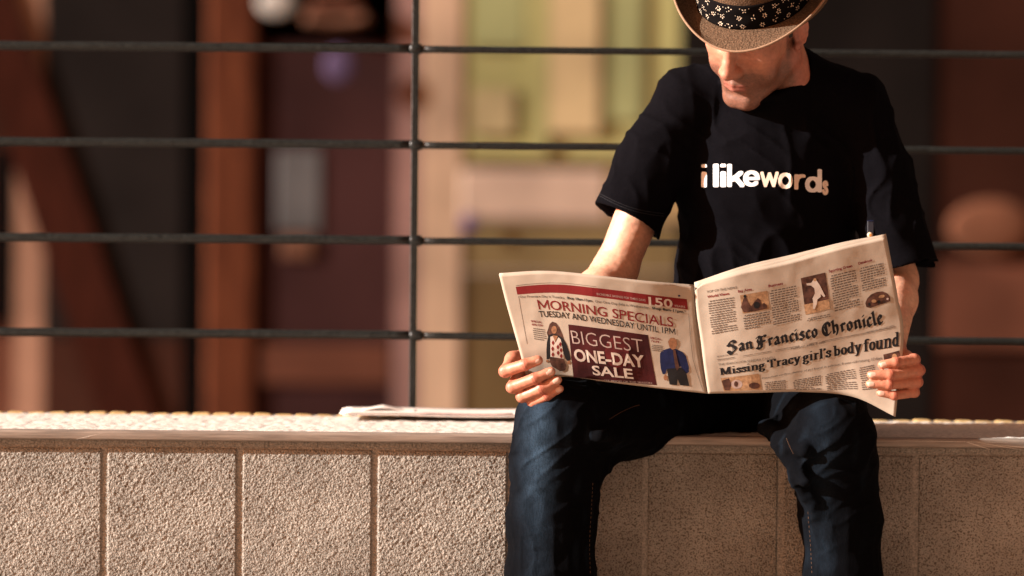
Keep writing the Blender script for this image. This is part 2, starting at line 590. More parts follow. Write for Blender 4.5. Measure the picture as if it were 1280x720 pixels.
# smooth trim with rounded nose, sides scratched
prof = [(-0.001, .497), (-0.013, .4975), (-0.0165, .500), (-0.0175, .505), (-0.0175, .5100), (-0.0165, .5128), (-0.013, .5143), (-.001, .5145), (0.006, .5143), (.006, .497)]
for xa, xb in ((-4.0, -0.0012 + 0.19), (0.19, 1.62), (1.6212, 4.0)):
    v = [(xa, y, z) for y, z in prof] + [(xb, y, z) for y, z in prof]; k = len(prof)
    f = [(i, (i + 1) % k, k + (i + 1) % k, k + i) for i in range(k)] + [tuple(reversed(range(k))), tuple(range(k, 2 * k))]
    mesh_obj('edge_trim', v, f, M['trim'], wall)
# pale scuffs scratched across the trim near the right end
for (xa, ya, xb, yb, wd) in ((1205, 551.5, 1238, 562, 1.3), (1222, 553, 1280, 563, .9), (1245, 556, 1300, 561, .8), (1120, 550.6, 1260, 553.2, .7), (95, 549.0, 128, 541.5, .6)):
    a, b = P(xa, ya, -.0177), P(xb, yb, -.0177); n_ = A_(0, 0, wd / 720)
    mesh_obj('scuff', [a - n_ * .2, (a + b) / 2 - n_ * .6, b - n_ * .1, b + n_ * .1, (a + b) / 2 + n_ * .6, a + n_ * .2], [(0, 1, 2, 3, 4, 5)], M['scuff'], wall)
# rough coping: displaced top
def coping(xa, xb):
    nx, ny = int((xb - xa) / .0045), 60
    X, Y = np.meshgrid(np.linspace(xa, xb, nx), np.linspace(0.0065, 0.415, ny) , indexing='ij')
    q = np.stack([X, Y, X * 0], -1)
    Z = .5132 + .0014 * vnoise(q * A_(1, .5, 1), 90, 1) + .0010 * vnoise(q * A_(1, .4, 1), 220, 2) - .004 * np.clip(vnoise(q, 60, 5) - .55, 0, 1) * 3
    Z[:, 0] -= .004; 
    V = np.stack([X, Y, Z], -1).reshape(-1, 3)
    a = (np.arange(nx - 1)[:, None] * ny + np.arange(ny - 1)[None]).ravel()
    F = np.stack([a, a + ny, a + ny + 1, a + 1], 1)
    np_mesh('coping', V, F, M['coping'], wall)
    MB().box(xa + .0005, xb - .0005, 0.0068, 0.414, 0.4895, 0.5080).build('coping_bed', M['coping'], wall)
coping(-1.6, 1.6)
MB().box(-4.0, -1.601, .0068, .415, .4895, .5132, .002).build('coping', M['coping'], wall)
MB().box(1.601, 4.0, .0068, .415, .4895, .5132, .002).build('coping', M['coping'], wall)
MB().box(-4.0, 4.0, 0.4155, 0.4325, 0.4895, 0.5122).build('channel', M['groove'], wall)
# row of little rounded ochre tiles along the back edge
tp = 0.0385
tm = None
for k in range(-46, 47):
    if tm is None:
        V = []; F = []
        nx, ny = 11, 7
        for i in range(nx):
            for j in range(ny):
                u, v = i / (nx - 1) * 2 - 1, j / (ny - 1) * 2 - 1
                e = max(0, 1 - abs(u) ** 3.5) ** .5 * max(0, 1 - abs(v) ** 6) ** .5
                V.append((u * tp * .49, v * .018, 0.0065 + .0042 * e))
        F = [(i * ny + j, (i + 1) * ny + j, (i + 1) * ny + j + 1, i * ny + j + 1) for i in range(nx - 1) for j in range(ny - 1)]
        tm = bpy.data.meshes.new('tile'); tm.from_pydata(V, [], F); tm.update(); tm.materials.append(M['tile'])
    o = link('tile', tm, None, wall, True)
    o.location = (k * tp + random.uniform(-.001, .001), 0.4535 + random.uniform(-.001, .001), 0.5038 + random.uniform(-.0014, .0010))
    o.rotation_euler = (random.uniform(-.03, .03), random.uniform(-.06, .06), random.uniform(-.02, .02))
MB().box(-4.0, 4.0, 0.433, 0.4795, 0.4895, 0.5112).build('tile_bed', M['groove'], wall)

# ------------------------------------------------------------------ fence
fence = tag(empty('metal_fence', (0, 0.5, 0.0)), 'dark painted iron fence of thin horizontal rails behind the low wall', 'fence')
FY = 0.505
for row in (61.0, 181.0, 300.5, 419.0):
    a, c = P(519, row, FY), P(1280, row + 7.3, FY)
    L_, R_ = P(519 - 900, row - 7.2, FY), P(1280 + 500, row + 12.5, FY)
    r0 = 0.0086
    def rail(p0, p1, r):
        nn = 46; pts = [p0 + (p1 - p0) * i / nn for i in range(nn + 1)]
        for q in pts: q[2] += random.uniform(-.0003, .0003)
        MB().tube(pts, [r * random.uniform(.97, 1.03) for _ in pts], 12).build('rail', M['iron'], fence, True)
    rail(L_, P(516, row - .1, FY), r0); rail(P(522, row + .6, FY), R_, r0 * .80)
    MB().tube([P(512, row, FY), P(515, row, FY), P(525, row + .3, FY), P(528, row + .3, FY)], [.0085, .0105, .0105, .0082], 12).build('weld_collar', M['iron'], fence, True)
def post(px):
    a, c = P(px, -60, FY), P(px, 521, FY)
    MB().box(float(a[0]) - .0068, float(a[0]) + .0068, FY - .0068, FY + .0068, -0.8, float(a[2]), .0015).build('post', M['iron'], fence)
post(520.5); post(-640); post(1700)

# unseen brick blocks added behind the camera to screen the sky on the right
ob_ = tag(empty('sky_screen_block', (14, -16, 0)), 'tall dark brick block added out of view to screen the sky on the right', 'building')
ob_['kind'] = 'structure'
BRK = mat('dark_brick', (.10, .055, .04), .9, .1, var=.3, scale=2)
MB().box(1.5, 34, -30, -15, 0, 18).build('wall', BRK, ob_)
for fl in range(5):
    for c_ in range(9):
        MB().box(3 + c_ * 3.4, 4.8 + c_ * 3.4, -15.02, -14.96, 1.6 + fl * 3.3, 3.6 + fl * 3.3).build('window', M['ink_brown'], ob_)
side = tag(empty('side_screen_block', (9, -8, 0)), 'dark brick block added out of view to cut sky light from the right', 'building'); side['kind'] = 'structure'
MB().box(7, 16, -13, -2.5, 0, 14).build('wall', BRK, side)
# ------------------------------------------------------------------ storefronts far behind (out of focus)
BY = 13.0
def wx(px, y=BY): return float(P(px, 360, y)[0])
def wz(py, y=BY): return float(P(640, py, y)[2])
def slab(name, px0, px1, py0, py1, m, parent, y=BY, d=0.06, b=0.0):
    z0 = -1.5 if py1 > 530 else wz(py1, y)
    return MB().box(wx(px0, y), wx(px1, y), y - d, y, z0, wz(py0, y), b).build(name, m, parent)
cA = dict(
    rust=flat('rust_brown', (0.040, 0.014, 0.008)), terracotta=flat('terracotta', (0.27, 0.15, 0.10)), darkp=flat('charcoal_panel', (0.0125, 0.0095, 0.0085)),
    umber=flat('umber_base', (0.036, 0.013, 0.008)), black=flat('shadow_gap', (0.0012, 0.001, 0.001)), timber=flat('stained_timber', (0.115, 0.036, 0.016), scale=3, stretch=(6, 6, 1), col2=(0.050, 0.014, 0.007)),
    timberd=flat('dark_timber', (0.034, 0.0085, 0.0045), scale=3, stretch=(5, 5, 1)),
    plum=flat('plum_door', (0.036, 0.0145, 0.0135)), mauve=flat('mauve_pier', (0.20, 0.115, 0.10)), cream=flat('cream_pier', (0.38, 0.265, 0.18)),
    olive=flat('olive_wall', (0.29, 0.275, 0.115)), creamo=flat('cream_orange', (0.43, 0.33, 0.18)), creamp=flat('pale_cream', (0.36, 0.29, 0.155)),
    pinkc=flat('pink_cream', (0.38, 0.28, 0.215)), oliveb=flat('olive_brown', (0.14, 0.10, 0.045)), oliveb2=flat('dim_olive_brown', (0.095, 0.062, 0.027)),
    soot=flat('soot_grey', (0.0070, 0.0052, 0.0045)), maroon=flat('brown_red_wall', (0.026, 0.0085, 0.0050)), tan=flat('glow_tan', (0.115, 0.048, 0.027)),
    tand=flat('dim_tan', (0.105, 0.040, 0.024)), lav=flat('glow_lavender', (0.085, 0.060, 0.115)), bluegrey=flat('blue_grey_poster', (0.095, 0.092, 0.092)),
    purple=flat('purple_badge', (0.08, 0.05, 0.13)), lampw=flat('white_enamel', (0.34, 0.32, 0.29)), tancount=flat('tan_counter', (0.30, 0.21, 0.10)), green2=flat('mid_green', (0.25, 0.26, 0.12)), cup=flat('cream_crockery', (.5, .4, .3)), wicker=flat('tan_wicker', (0.14, 0.065, 0.040)))
ROWT, ROWB = -900, 999
bA = tag(empty('cafe_building', (0, BY, 0)), 'dark cafe front with charcoal panels and a plum door, left of the cream pier', 'building')
slab('wall', -6000, 522, ROWT, ROWB, cA['rust'], bA, BY + .05, .06)
slab('pilaster', 20, 56, ROWT, ROWB, cA['terracotta'], bA)
slab('pilaster', -160, -110, ROWT, ROWB, cA['terracotta'], bA)
slab('dark_slot', -8, 14, 190, 405, cA['black'], bA)
slab('sill_block', -30, 30, 425, ROWB, cA['tand'], bA, BY - .002, .05)
slab('charcoal_panel', 56.5, 229, ROWT, 424, cA['darkp'], bA)
slab('base_panel', 56.5, 229, 426, ROWB, cA['umber'], bA)
slab('shadow_gap', 229.5, 262, ROWT, ROWB, cA['black'], bA, BY - .01, .04)
dr = slab('door', 322, 492, 58, ROWB, cA['plum'], bA, BY + .02)
slab('door_head', 322, 492, 30, 56, cA['wicker'], bA, BY + .03, .04)
slab('transom_pane', 322, 492, ROWT, 29, cA['plum'], bA, BY + .02, .03)
slab('kick_plate', 325, 488, 432, 482, cA['tand'], bA, BY - .045, .01)
slab('pier', 492.5, 524, ROWT, ROWB, cA['mauve'], bA)
tm_ = tag(slab('timber_post', 258, 320, ROWT, ROWB, cA['timber'], None, BY + .02, .09, .02), 'upright red brown timber post between the charcoal panel and the door', 'post')
def beam(name, pa, pb, wpx, m, y, d):
    a, b = P(*pa, y), P(*pb, y); t = np.array([b[0] - a[0], b[2] - a[2]]); t /= np.linalg.norm(t); nrm = np.array([-t[1], t[0]]) * wpx / FPX * (y + 6) / 2
    pts = [(a[0] + nrm[0], a[2] + nrm[1]), (a[0] - nrm[0], a[2] - nrm[1]), (b[0] - nrm[0], b[2] - nrm[1]), (b[0] + nrm[0], b[2] + nrm[1])]
    return MB().prism([tuple(map(float, q)) for q in pts][::-1], y, y + d).build(name, m)
tag(beam('timber_brace', (-70, -160), (300, 940), 68, cA['timberd'], BY - .085, .02), 'slanting dark timber brace at the far left of the cafe front', 'brace')
# things seen through / hung on the door
tag(MB().box(wx(345), wx(401), BY - .05, BY - .01, wz(292), wz(190), .01).build('poster', cA['bluegrey']), 'blurred blue grey poster on the plum cafe door', 'poster')
tag(MB().box(wx(352), wx(392), BY - .06, BY - .015, wz(326), wz(297), .01).build('small_notice', cA['wicker']), 'small tan notice just below the blue grey poster', 'notice')
def ball(name, px, py, y, rx, rz, m, parent=None):
    V = []; F = []; c = P(px, py, y); sx, sz = rx * (y + 6) / FPX, rz * (y + 6) / FPX
    for i in range(9):
        for j in range(16):
            a, b = math.pi * i / 8, 2 * math.pi * j / 16
            V.append((c[0] + sx * math.sin(a) * math.cos(b), c[1] + .12 * (sx + sz) / 2 * math.sin(a) * math.sin(b), c[2] + sz * math.cos(a)))
    F = [(i * 16 + j, (i + 1) * 16 + j, (i + 1) * 16 + (j + 1) % 16, i * 16 + (j + 1) % 16) for i in range(8) for j in range(16)]
    return mesh_obj(name, V, F, m, parent, True)
tag(ball('globe_lamp', 346, 4, BY - .1, 24, 17, cA['lampw']), 'white enamel lamp globe at the top beside the timber post', 'lamp')
bk = tag(empty('wall_basket', tuple(P(425, 10, BY - .1))), 'tan wicker basket hanging above the plum door', 'basket')
V = MB(); V.tube([P(380 + i * 9, 22 + 6 * math.sin(i / 9 * math.pi), BY - .1) for i in range(10)], .03, 10).build('rim', cA['wicker'], bk, True)
MB().tube([P(388 + i * 8, 6 + 3 * math.sin(i), BY - .1) for i in range(9)], .035, 10).build('handle', cA['tand'], bk, True)
tag(ball('lavender_glow', 424, 82, BY - .15, 20, 22, cA['lav']), 'small lavender balloon painted for a diffuse glow on the plum door', 'spot')  # flattened ball whose lavender colour stands for a soft glow

bB = tag(empty('green_shop_building', (0, BY, 0)), 'olive green and cream shop wall behind the fence, to the right of the post', 'building')
slab('wall', 575, 1046, ROWT, 206, cA['olive'], bB, BY + .01)
slab('corner_pier', 524.5, 574.5, ROWT, ROWB, cA['cream'], bB)
slab('cream_strip', 684, 746, ROWT, 166, cA['creamo'], bB, BY - .055, .02)
slab('olive_strip', 655, 683, ROWT, 206, cA['olive'], bB, BY - .054, .02)
slab('cream_square', 586, 640, 112, 168, cA['creamp'], bB, BY - .055, .02)
slab('counter_band', 758, 1046, 212, 274, cA['tancount'], bB, BY - .0, .065, .01)
slab('counter_band', 575, 757, 212, 274, cA['pinkc'], bB, BY - .0, .07, .01)
slab('olive_recess', 586, 652, ROWT, 60, cA['green2'], bB, BY - .056, .01)
slab('olive_recess', 760, 800, ROWT, 150, cA['green2'], bB, BY - .056, .01)
slab('shelf_edge', 575, 1046, 196, 205, cA['oliveb'], bB, BY - .056, .02)
slab('upper_panel', 575, 1046, 276, 338, cA['oliveb'], bB, BY + .012)
slab('lower_panel', 575, 1046, 341, ROWB, cA['oliveb2'], bB, BY + .012)
slab('ledge', 575, 1046, 206.5, 211, cA['oliveb'], bB, BY + .012)
tag(ball('purple_badge', 586, 279, BY - .1, 10, 12, cA['purple']), 'tiny purple round badge on the cream counter band', 'badge')

bC = tag(empty('brown_building', (0, BY, 0)), 'dark brown building right of the man with a tan patch of wall', 'building')
slab('charcoal_pier', 1046.5, 1164, ROWT, ROWB, cA['soot'], bC, BY - .0)
slab('charcoal_return', 846, 1046, ROWT, ROWB, cA['soot'], bC, BY - .0)
slab('wall', 1160, 7000, ROWT, ROWB, cA['maroon'], bC, BY + .01)
slab('lower_panel', 1172, 1500, 322, 428, cA['tand'], bC, BY - .055, .02)
tag(ball('tan_glow', 1240, 285, BY - .1, 56, 36, cA['tan']), 'round tan lantern painted for a blurred glow on the brown wall at the right edge', 'blob')  # flattened tan ball coloured to stand for a blurred patch of glow
#%%SETTING_END
#%% ------------------------------------------------------------------ the man: skeleton in world space
def A(*a): return np.array(a, float)
hipL, hipR = P(905, 492, .20), P(1000, 494, .20)
kneeL, kneeR = P(703, 533, -.128), P(1040, 548, -.132)
ankL, ankR = A(P(690, 720, -.1)[0] + .005, -.085, .10), A(P(1058, 720, -.1)[0], -.085, .10)
pelv = P(952, 470, .19)
waist = P(946, 345, .165)
chest = P(958, 215, .12)
neckb = P(982, 112, .085)
shL, shR = P(853, 132, .10), P(1076, 142, .10)
elL, elR = P(768, 340, .06), P(1119, 350, .07)
YPL, YPR = -.176, -.175                     # depth of the newspaper at either outer edge
wrL, wrR = P(692, 432, YPL + .10), P(1113, 432, YPR + .10)
headc = P(946, 31, .00)
yaw, pit, rol = R(-38), R(34), R(14)
def rotm(yaw, pit, rol):
    cy, sy = np.cos(yaw), np.sin(yaw); cp, sp = np.cos(pit), np.sin(pit); cr, sr = np.cos(rol), np.sin(rol)
    Rx = np.array([[1, 0, 0], [0, cp, -sp], [0, sp, cp]]); Rz = np.array([[cy, -sy, 0], [sy, cy, 0], [0, 0, 1]]); Ry = np.array([[cr, 0, sr], [0, 1, 0], [-sr, 0, cr]])
    return Rz @ Rx @ Ry
HR = rotm(yaw, pit, rol)
def H(x, y, z): return headc + HR @ np.array([x, y, z])

B = Field()
# torso and legs under the clothes
B.limb(pelv, waist, .118, .105, flat=((0, 1, 0), .75)).limb(waist, chest, .105, .125, .04, flat=((0, 1, 0), .72))
B.limb(chest, (shL + shR) / 2, .12, .07, .04, flat=((0, 1, 0), .72))
for a, c, e, w_ in ((hipL, kneeL, ankL, P(690, 650, -.095)), (hipR, kneeR, ankR, P(1052, 650, -.10))):
    B.limb(a, c, .072, .048, .02).limb(c, w_, .046, .042, .02).limb(w_, e, .042, .034, .02)
    B.limb(e, e + A(0, -.11, -.055), .034, .026, .02)
# arms
for s_, e_, w_ in ((shL, elL, wrL), (shR, elR, wrR)):
    B.limb((s_ + neckb * 1) / 2 + A(0, 0, -.035), s_ + A(0, 0, -.01), .042, .038, .03)
    B.limb(s_ + A(0, 0, -.01), s_ + (e_ - s_) * .5, .038, .040, .03).limb(s_ + (e_ - s_) * .5, e_, .041, .0365, .02)
    fl = ((w_ - e_)[[2, 0, 1]] * 1.0)
    B.limb(e_, e_ + (w_ - e_) * .3, .0375, .0395, .02).limb(e_ + (w_ - e_) * .3, w_, .0395, .026, .015)
# neck
B.limb(neckb + A(0, .02, -.03), H(0, .025, -.03), .066, .056, .02)
B.limb(P(1000, 118, .07), H(.035, -.0, -.05), .030, .022, .02)
# head
def hl(a, b, ra, rb, k=.012, op='u', flat=None): B.limb(H(*a), H(*b), ra, rb, k, op, None if flat is None else (HR @ np.array(flat[0], float), flat[1]))
def he(c, rad, k=.012, op='u'): B.ell(H(*c), rad, k, op, HR)
he((0, .018, .045), (.076, .098, .085), .01)
he((0, -.022, -.005), (.068, .074, .085), .02)
he((0, -.030, -.060), (.050, .058, .048), .02)
for s_ in (-1, 1):
    hl((.056 * s_, .002, -.052), (.020 * s_, -.075, -.102), .019, .016, .022)      # jaw line
    he((.047 * s_, -.0585, -.012), (.020, .017, .017), .022)                        # cheekbone
    hl((.012 * s_, -.088, .030), (.046 * s_, -.072, .030), .011, .010, .012)       # brow
    he((.046 * s_, -.062, -.048), (.016, .016, .020), .02)
hl((-.010, -.081, -.105), (.010, -.081, -.105), .0165, .0165, .014)                # chin
he((0, -.074, -.066), (.031, .0255, .033), .016)                                    # muzzle
for s_ in (-1, 1):
    he((.031 * s_, -.094, .008), (.0165, .013, .011), .010, 's')
    he((.0305 * s_, -.0725, .009), (.0130, .0115, .0110), .004)
hl((0, -.0935, .022), (0, -.1065, -.014), .0100, .0098, .010)                        # nose
hl((0, -.106, -.014), (0, -.1135, -.030), .0100, .0120, .008)
for s_ in (-1, 1):
    he((.0135 * s_, -.1015, -.0335), (.0088, .0115, .0085), .011)
    he((.0068 * s_, -.1085, -.0430), (.0032, .0048, .0030), .003, 's')
# lips
for s_ in (-1, 1):
    hl((.000, -.0985, -.0605), (.020 * s_, -.0905, -.0655), .0038, .0028, .006)
    hl((.000, -.0970, -.0715), (.018 * s_, -.0895, -.0685), .0058, .0032, .006)
hl((0, -.1065, -.0655), (.024 * s_ * 0 - .024, -.0925, -.0675), .0016, .0013, .002, 's')
hl((0, -.1065, -.0655), (.024, -.0925, -.0675), .0016, .0013, .002, 's')
hl((-.014, -.0985, -.084), (.014, -.0985, -.084), .0045, .0045, .010, 's')
# ears
for s_ in (-1, 1):
    he((.074 * s_, .016, -.002), (.0065, .019, .031), .006)
    he((.0835 * s_, .014, .002), (.0060, .0105, .018), .005, 's')
    pts = [(.079 * s_, .016 + .0175 * math.cos(q) , .000 + .0275 * math.sin(q)) for q in np.linspace(-2.0, 2.6, 9)]
    for i in range(8): hl(pts[i], pts[i + 1], .0042, .0042, .003)
    he((.0765 * s_, .002, -.028), (.0055, .009, .010), .004)

# hands -------------------------------------------------------------
joints = []
def finger(pts, rs, k=.0022):
    for i in range(1, len(pts) - 1):
        d_ = (pts[i + 1] - pts[i - 1]); joints.append((pts[i], d_ / np.linalg.norm(d_), rs[i]))
    for i in range(len(pts) - 1): B.limb(pts[i], pts[i + 1], rs[i], rs[i + 1], k if i else .006)
    for i in range(1, len(pts) - 1):                                  # knuckle swelling
        B.ell(pts[i], (rs[i] * 1.025,) * 3, .003)
HL = dict(y=YPL)
nails = []
def hand(yp, wr, mcp, fingers, thumb, side):
    for m_ in mcp:
        B.limb(wr, P(m_[0], m_[1], yp + m_[2]), .014, .0115, .012)
    B.limb(P(mcp[0][0], mcp[0][1], yp + mcp[0][2]), P(mcp[3][0], mcp[3][1], yp + mcp[3][2]), .0115, .0095, .01)
    for (pp, rr), m_ in zip(fingers, mcp):
        pts = [P(m_[0], m_[1], yp + m_[2])] + [P(a, b, yp + c) for a, b, c in pp]
        finger(pts, rr)
        t, d = pts[-1], pts[-1] - pts[-2]; d = d / np.linalg.norm(d)
        nails.append((t - d * .003, d, rr[-1]))
    th = [P(a, b, yp + c) for a, b, c in thumb]
    B.limb(wr, th[0], .018, .017, .015)
    B.chain(th, [.0155, .0125, .0115, .0085], .006)
# his right hand (left in the picture)
hand(YPL, wrL, [(641, 449, .032), (650, 466, .034), (661, 481, .034), (673, 492, .030)],
     [([(631.5, 464, .004), (657, 455.5, -.016), (672.5, 450.5, -.0165)], [.0112, .0106, .0098, .0086]),
      ([(640.5, 484, .002), (669, 473, -.019), (688.5, 464.5, -.0185)], [.0112, .0104, .0096, .0084]),
      ([(652.5, 496, .004), (677, 486, -.016), (697, 475, -.0175)], [.0108, .0098, .0090, .0078]),
      ([(666, 503.5, .006), (684, 495, -.012), (700, 486, -.014)], [.0098, .0086, .0078, .0068])],
     [(668, 445, .060), (676, 440, .040), (690, 440, .022), (704, 444, .016)], -1)
# his left hand (right in the picture)
hand(YPR, wrR, [(1131, 447, .034), (1137, 462, .036), (1136, 476, .036), (1130, 488, .032)],
     [([(1143, 449.5, .004), (1120, 453, -.015), (1102.5, 456, -.016)], [.0108, .0097, .0085, .0074]),
      ([(1149, 463, .003), (1113, 468.5, -.019), (1089, 468.5, -.018)], [.0108, .0098, .0087, .0076]),
      ([(1147, 477.5, .003), (1112, 481, -.018), (1087, 480, -.017)], [.0104, .0092, .0082, .0071]),
      ([(1143, 490.5, .003), (1118, 494.5, -.014), (1100, 491, -.014)], [.0098, .0086, .0076, .0066])],
     [(1118, 445, .058), (1108, 442, .040), (1098, 444, .024), (1086, 448, .018)], 1)
B.disp = lambda p: .0004 * vnoise(p, 160, 3)
B.dmax = .001
V, F = B.mesh(.0021)
V = relax(V, F, 2, .45)
# skin colour: stubble, lips, knuckles
loc = (V - headc) @ HR
x_, y_, z_ = loc.T
base = np.tile(A(.50, .238, .150), (len(V), 1)) * (1 + A(.05, .13, .13) * vnoise(V, 55, 15)[:, None] + .05 * vnoise(V, 190, 16)[:, None])
headm = (np.linalg.norm(loc, axis=1) < .17)
def sm(a, b, v): t = np.clip((v - a) / (b - a), 0, 1); return t * t * (3 - 2 * t)
jaw = sm(-.018, -.056, z_) * sm(.03, -.01, y_) + sm(-.038, -.046, z_) * sm(-.076, -.088, y_) * .9
jaw = np.clip(jaw, 0, 1) * headm * (1 - .5 * sm(-.118, -.135, z_))
nz = .5 + .5 * vnoise(V, 700, 8)
st = jaw * (.56 + .42 * nz)
base = base * (1 - st[:, None]) + A(.11, .060, .040) * st[:, None]
ax = np.abs(x_)
sb = headm * sm(.050, .058, ax) * sm(-.026, -.018, y_) * sm(.010, .002, y_) * sm(-.052, -.030, z_) * (.70 + .3 * vnoise(V, 500, 12))
base = base * (1 - np.clip(sb, 0, 1)[:, None]) + A(.045, .024, .015) * np.clip(sb, 0, 1)[:, None]
lip = .8 * headm * sm(.0235, .017, ax) * sm(-.086, -.092, y_) * sm(-.0585, -.0610, z_) * sm(-.0775, -.0740, z_)
lip *= sm(.010, .0065, np.abs(z_ + .0665 + ax * .0) )
base = base * (1 - .85 * lip[:, None]) + A(.38, .135, .10) * .85 * lip[:, None]
nose = headm * np.exp(-(((loc - A(0, -.112, -.032)) / A(.018, .014, .018)) ** 2).sum(1))
earm = headm * sm(.066, .074, ax) * sm(-.03, -.01, y_)
base = base * (1 - .5 * nose[:, None]) + A(.55, .24, .17) * .5 * nose[:, None]
base = base * (1 - .6 * earm[:, None]) + A(.50, .20, .14) * .6 * earm[:, None]
bro = headm * sm(.012, .018, ax) * sm(.052, .046, ax) * np.exp(-((z_ - .033) / .005) ** 2) * sm(-.072, -.08, y_)
base = base * (1 - bro[:, None]) + A(.05, .028, .018) * bro[:, None]
base = np.where((headm | (np.linalg.norm(V - neckb, axis=1) < .12))[:, None], base * A(.88, .76, .74), base)  # face and neck darkened to paint in shade under the hat
handm = ((np.abs(V - wrL).max(1) < .14) & (V[:, 1] < wrL[1] - .01)) | ((np.abs(V - wrR).max(1) < .14) & (V[:, 1] < wrR[1] - .01))
base = np.where(handm[:, None], base * A(.97, .80, .76), base)
for jp, jd, jr in joints:                     # darker, redder creases and knuckles
    dv = V - jp; al = dv @ jd; rd = np.linalg.norm(dv - al[:, None] * jd, axis=1)
    m_ = rd < jr * 1.5
    cr_ = m_ * (np.exp(-((al - .0022) / .0011) ** 2) + np.exp(-((al + .0022) / .0011) ** 2))
    kn = m_ * np.exp(-(al / .007) ** 2)
    base = base * (1 - cr_[:, None] * A(.32, .46, .48)) * (1 - kn[:, None] * A(.02, .16, .16))
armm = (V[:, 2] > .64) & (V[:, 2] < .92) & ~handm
base = np.where(armm[:, None], np.minimum(base * A(1.22, 1.38, 1.45), .75), base)  # forearms paled to paint in strong sun
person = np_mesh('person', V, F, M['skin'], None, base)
tag(person, 'seated man in black tee and jeans, head bowed, reading an open newspaper', 'person')
bodyBVH = BVHTree.FromPolygons([Vector(v) for v in V], [tuple(map(int, f)) for f in F]) if True else None

# fingernails
def nail(t, d, r):
    d = d / np.linalg.norm(d)
    up = A(0, -1, 0) - d * (A(0, -1, 0) @ d); up /= np.linalg.norm(up)
    sd_ = np.cross(d, up)
    Vn, Fn = [], []
    nu, nv = 9, 9
    for i in range(nu):
        for j in range(nv):
            u, v = i / (nu - 1) * 2 - 1, j / (nv - 1) * 2 - 1
            # superellipse footprint
            s = max(abs(u), abs(v)); l = math.hypot(u, v)
            if l > 0: f_ = s / (abs(u) ** 2.6 + abs(v) ** 2.6) ** (1 / 2.6); uu, vv = u * f_, v * f_
            else: uu = vv = 0
            ang = vv * .88
            p = t + d * (uu * r * .92 + r * .05) + sd_ * (math.sin(ang) * r * .98) + up * (math.cos(ang) * r * .98 + .00035 - .10 * r * max(0, uu) ** 2 * 1.5 + (-.12 * r if s > .99 else 0))
            Vn.append(p)
    Fn = [(i * nv + j, (i + 1) * nv + j, (i + 1) * nv + j + 1, i * nv + j + 1) for i in range(nu - 1) for j in range(nv - 1)]
    mesh_obj('fingernail', Vn, Fn, M['nail'], person, True)
for n_ in nails: nail(*n_)

mb = MB(); rh = random.Random(5)
for (e_, w_) in ((elL, wrL), (elR, wrR)):
    for _ in range(260):
        t = rh.uniform(-.15, .95); c_ = Vector(e_ + (w_ - e_) * t); d_ = Vector((rh.gauss(0, 1), rh.gauss(-.3, 1), rh.gauss(.2, 1))).normalized()
        h_ = bodyBVH.ray_cast(c_ + d_ * .09, -d_, .085)
        if h_[0] is None: continue
        n_ = h_[1]; dr = (Vector(w_ - e_).normalized() * .8 + n_ * .7 + Vector((rh.gauss(0, .3), rh.gauss(0, .3), rh.gauss(0, .3)))).normalized(); L_ = rh.uniform(.004, .009)
        mb.tube([h_[0], h_[0] + dr * L_ * .5 + n_ * .0006, h_[0] + dr * L_ + Vector(w_ - e_).normalized() * .001], [.00012, .0001, .00003], 3, False)
o = mb.build('arm_hair', mat('arm_hair', (.10, .055, .03), .6), person); o['kind'] = 'stuff'
# hair: back of the head, sideburn, eyebrow line
HF = Field()
HF.ell(headc + HR @ A(0, .026, .034), (.0795, .098, .088), .01, 'u', HR)
HF.ell(headc + HR @ A(0, -.10, -.02), (.11, .095, .085), .008, 's', HR)
HF.ell(headc + HR @ A(.078, .016, -.004), (.018, .020, .030), .004, 's', HR)
HF.ell(headc + HR @ A(-.078, .016, -.004), (.018, .020, .030), .004, 's', HR)
for s_ in (-1, 1):
    HF.limb(H(.0695 * s_, -.004, .035), H(.0675 * s_, -.006, -.002), .0085, .0050, .003, flat=(HR @ A(0, 1, 0), 1.5))
HF.disp = lambda p: .0012 * vnoise(p * A(1, 1, .4), 420, 4)
HF.dmax = .002
V, F = HF.mesh(.0022)
np_mesh('hair', V, F, M['hair'], person)

#%% ------------------------------------------------------------------ T-shirt
S = Field()
pel = P(948, 440, .18)
S.limb(pel, waist + A(.012, 0, 0), .146, .143, .02, flat=((0, 1, 0), .80))
S.limb(waist + A(.012, 0, 0), chest + A(.009, 0, 0), .143, .153, .05, flat=((0, 1, 0), .74))
S.limb(chest, P(965, 150, .10), .148, .105, .05, flat=((0, 1, 0), .74))
S.limb(P(958, 103, .085), P(862, 117, .10), .050, .046, .03)
S.limb(P(1000, 103, .085), P(1070, 130, .10), .050, .052, .03)
S.limb(neckb + A(0, .03, .0), neckb + A(0, .02, .02), .075, .062, .025)
slL, slR = P(786, 268, .07), P(1124, 312, .06)
dl, dr_ = (slL - shL), (slR - shR)
S.limb(P(856, 136, .10), shL + dl * .45, .055, .062, .03)
S.limb(shL + dl * .45, slL + dl * .35, .061, .064, .02)
S.limb(P(1072, 148, .10), shR + dr_ * .45, .057, .054, .03)
S.limb(shR + dr_ * .45, slR + dr_ * .3, .056, .060, .02)
# chest falls forward a little, belly fold
S.ell(P(940, 330, .10), (.10, .07, .06), .05)
S.ell(P(958, 398, .05), (.15, .13, .055), .03)  # hidden bulge over the lap, added to block sun from the coping
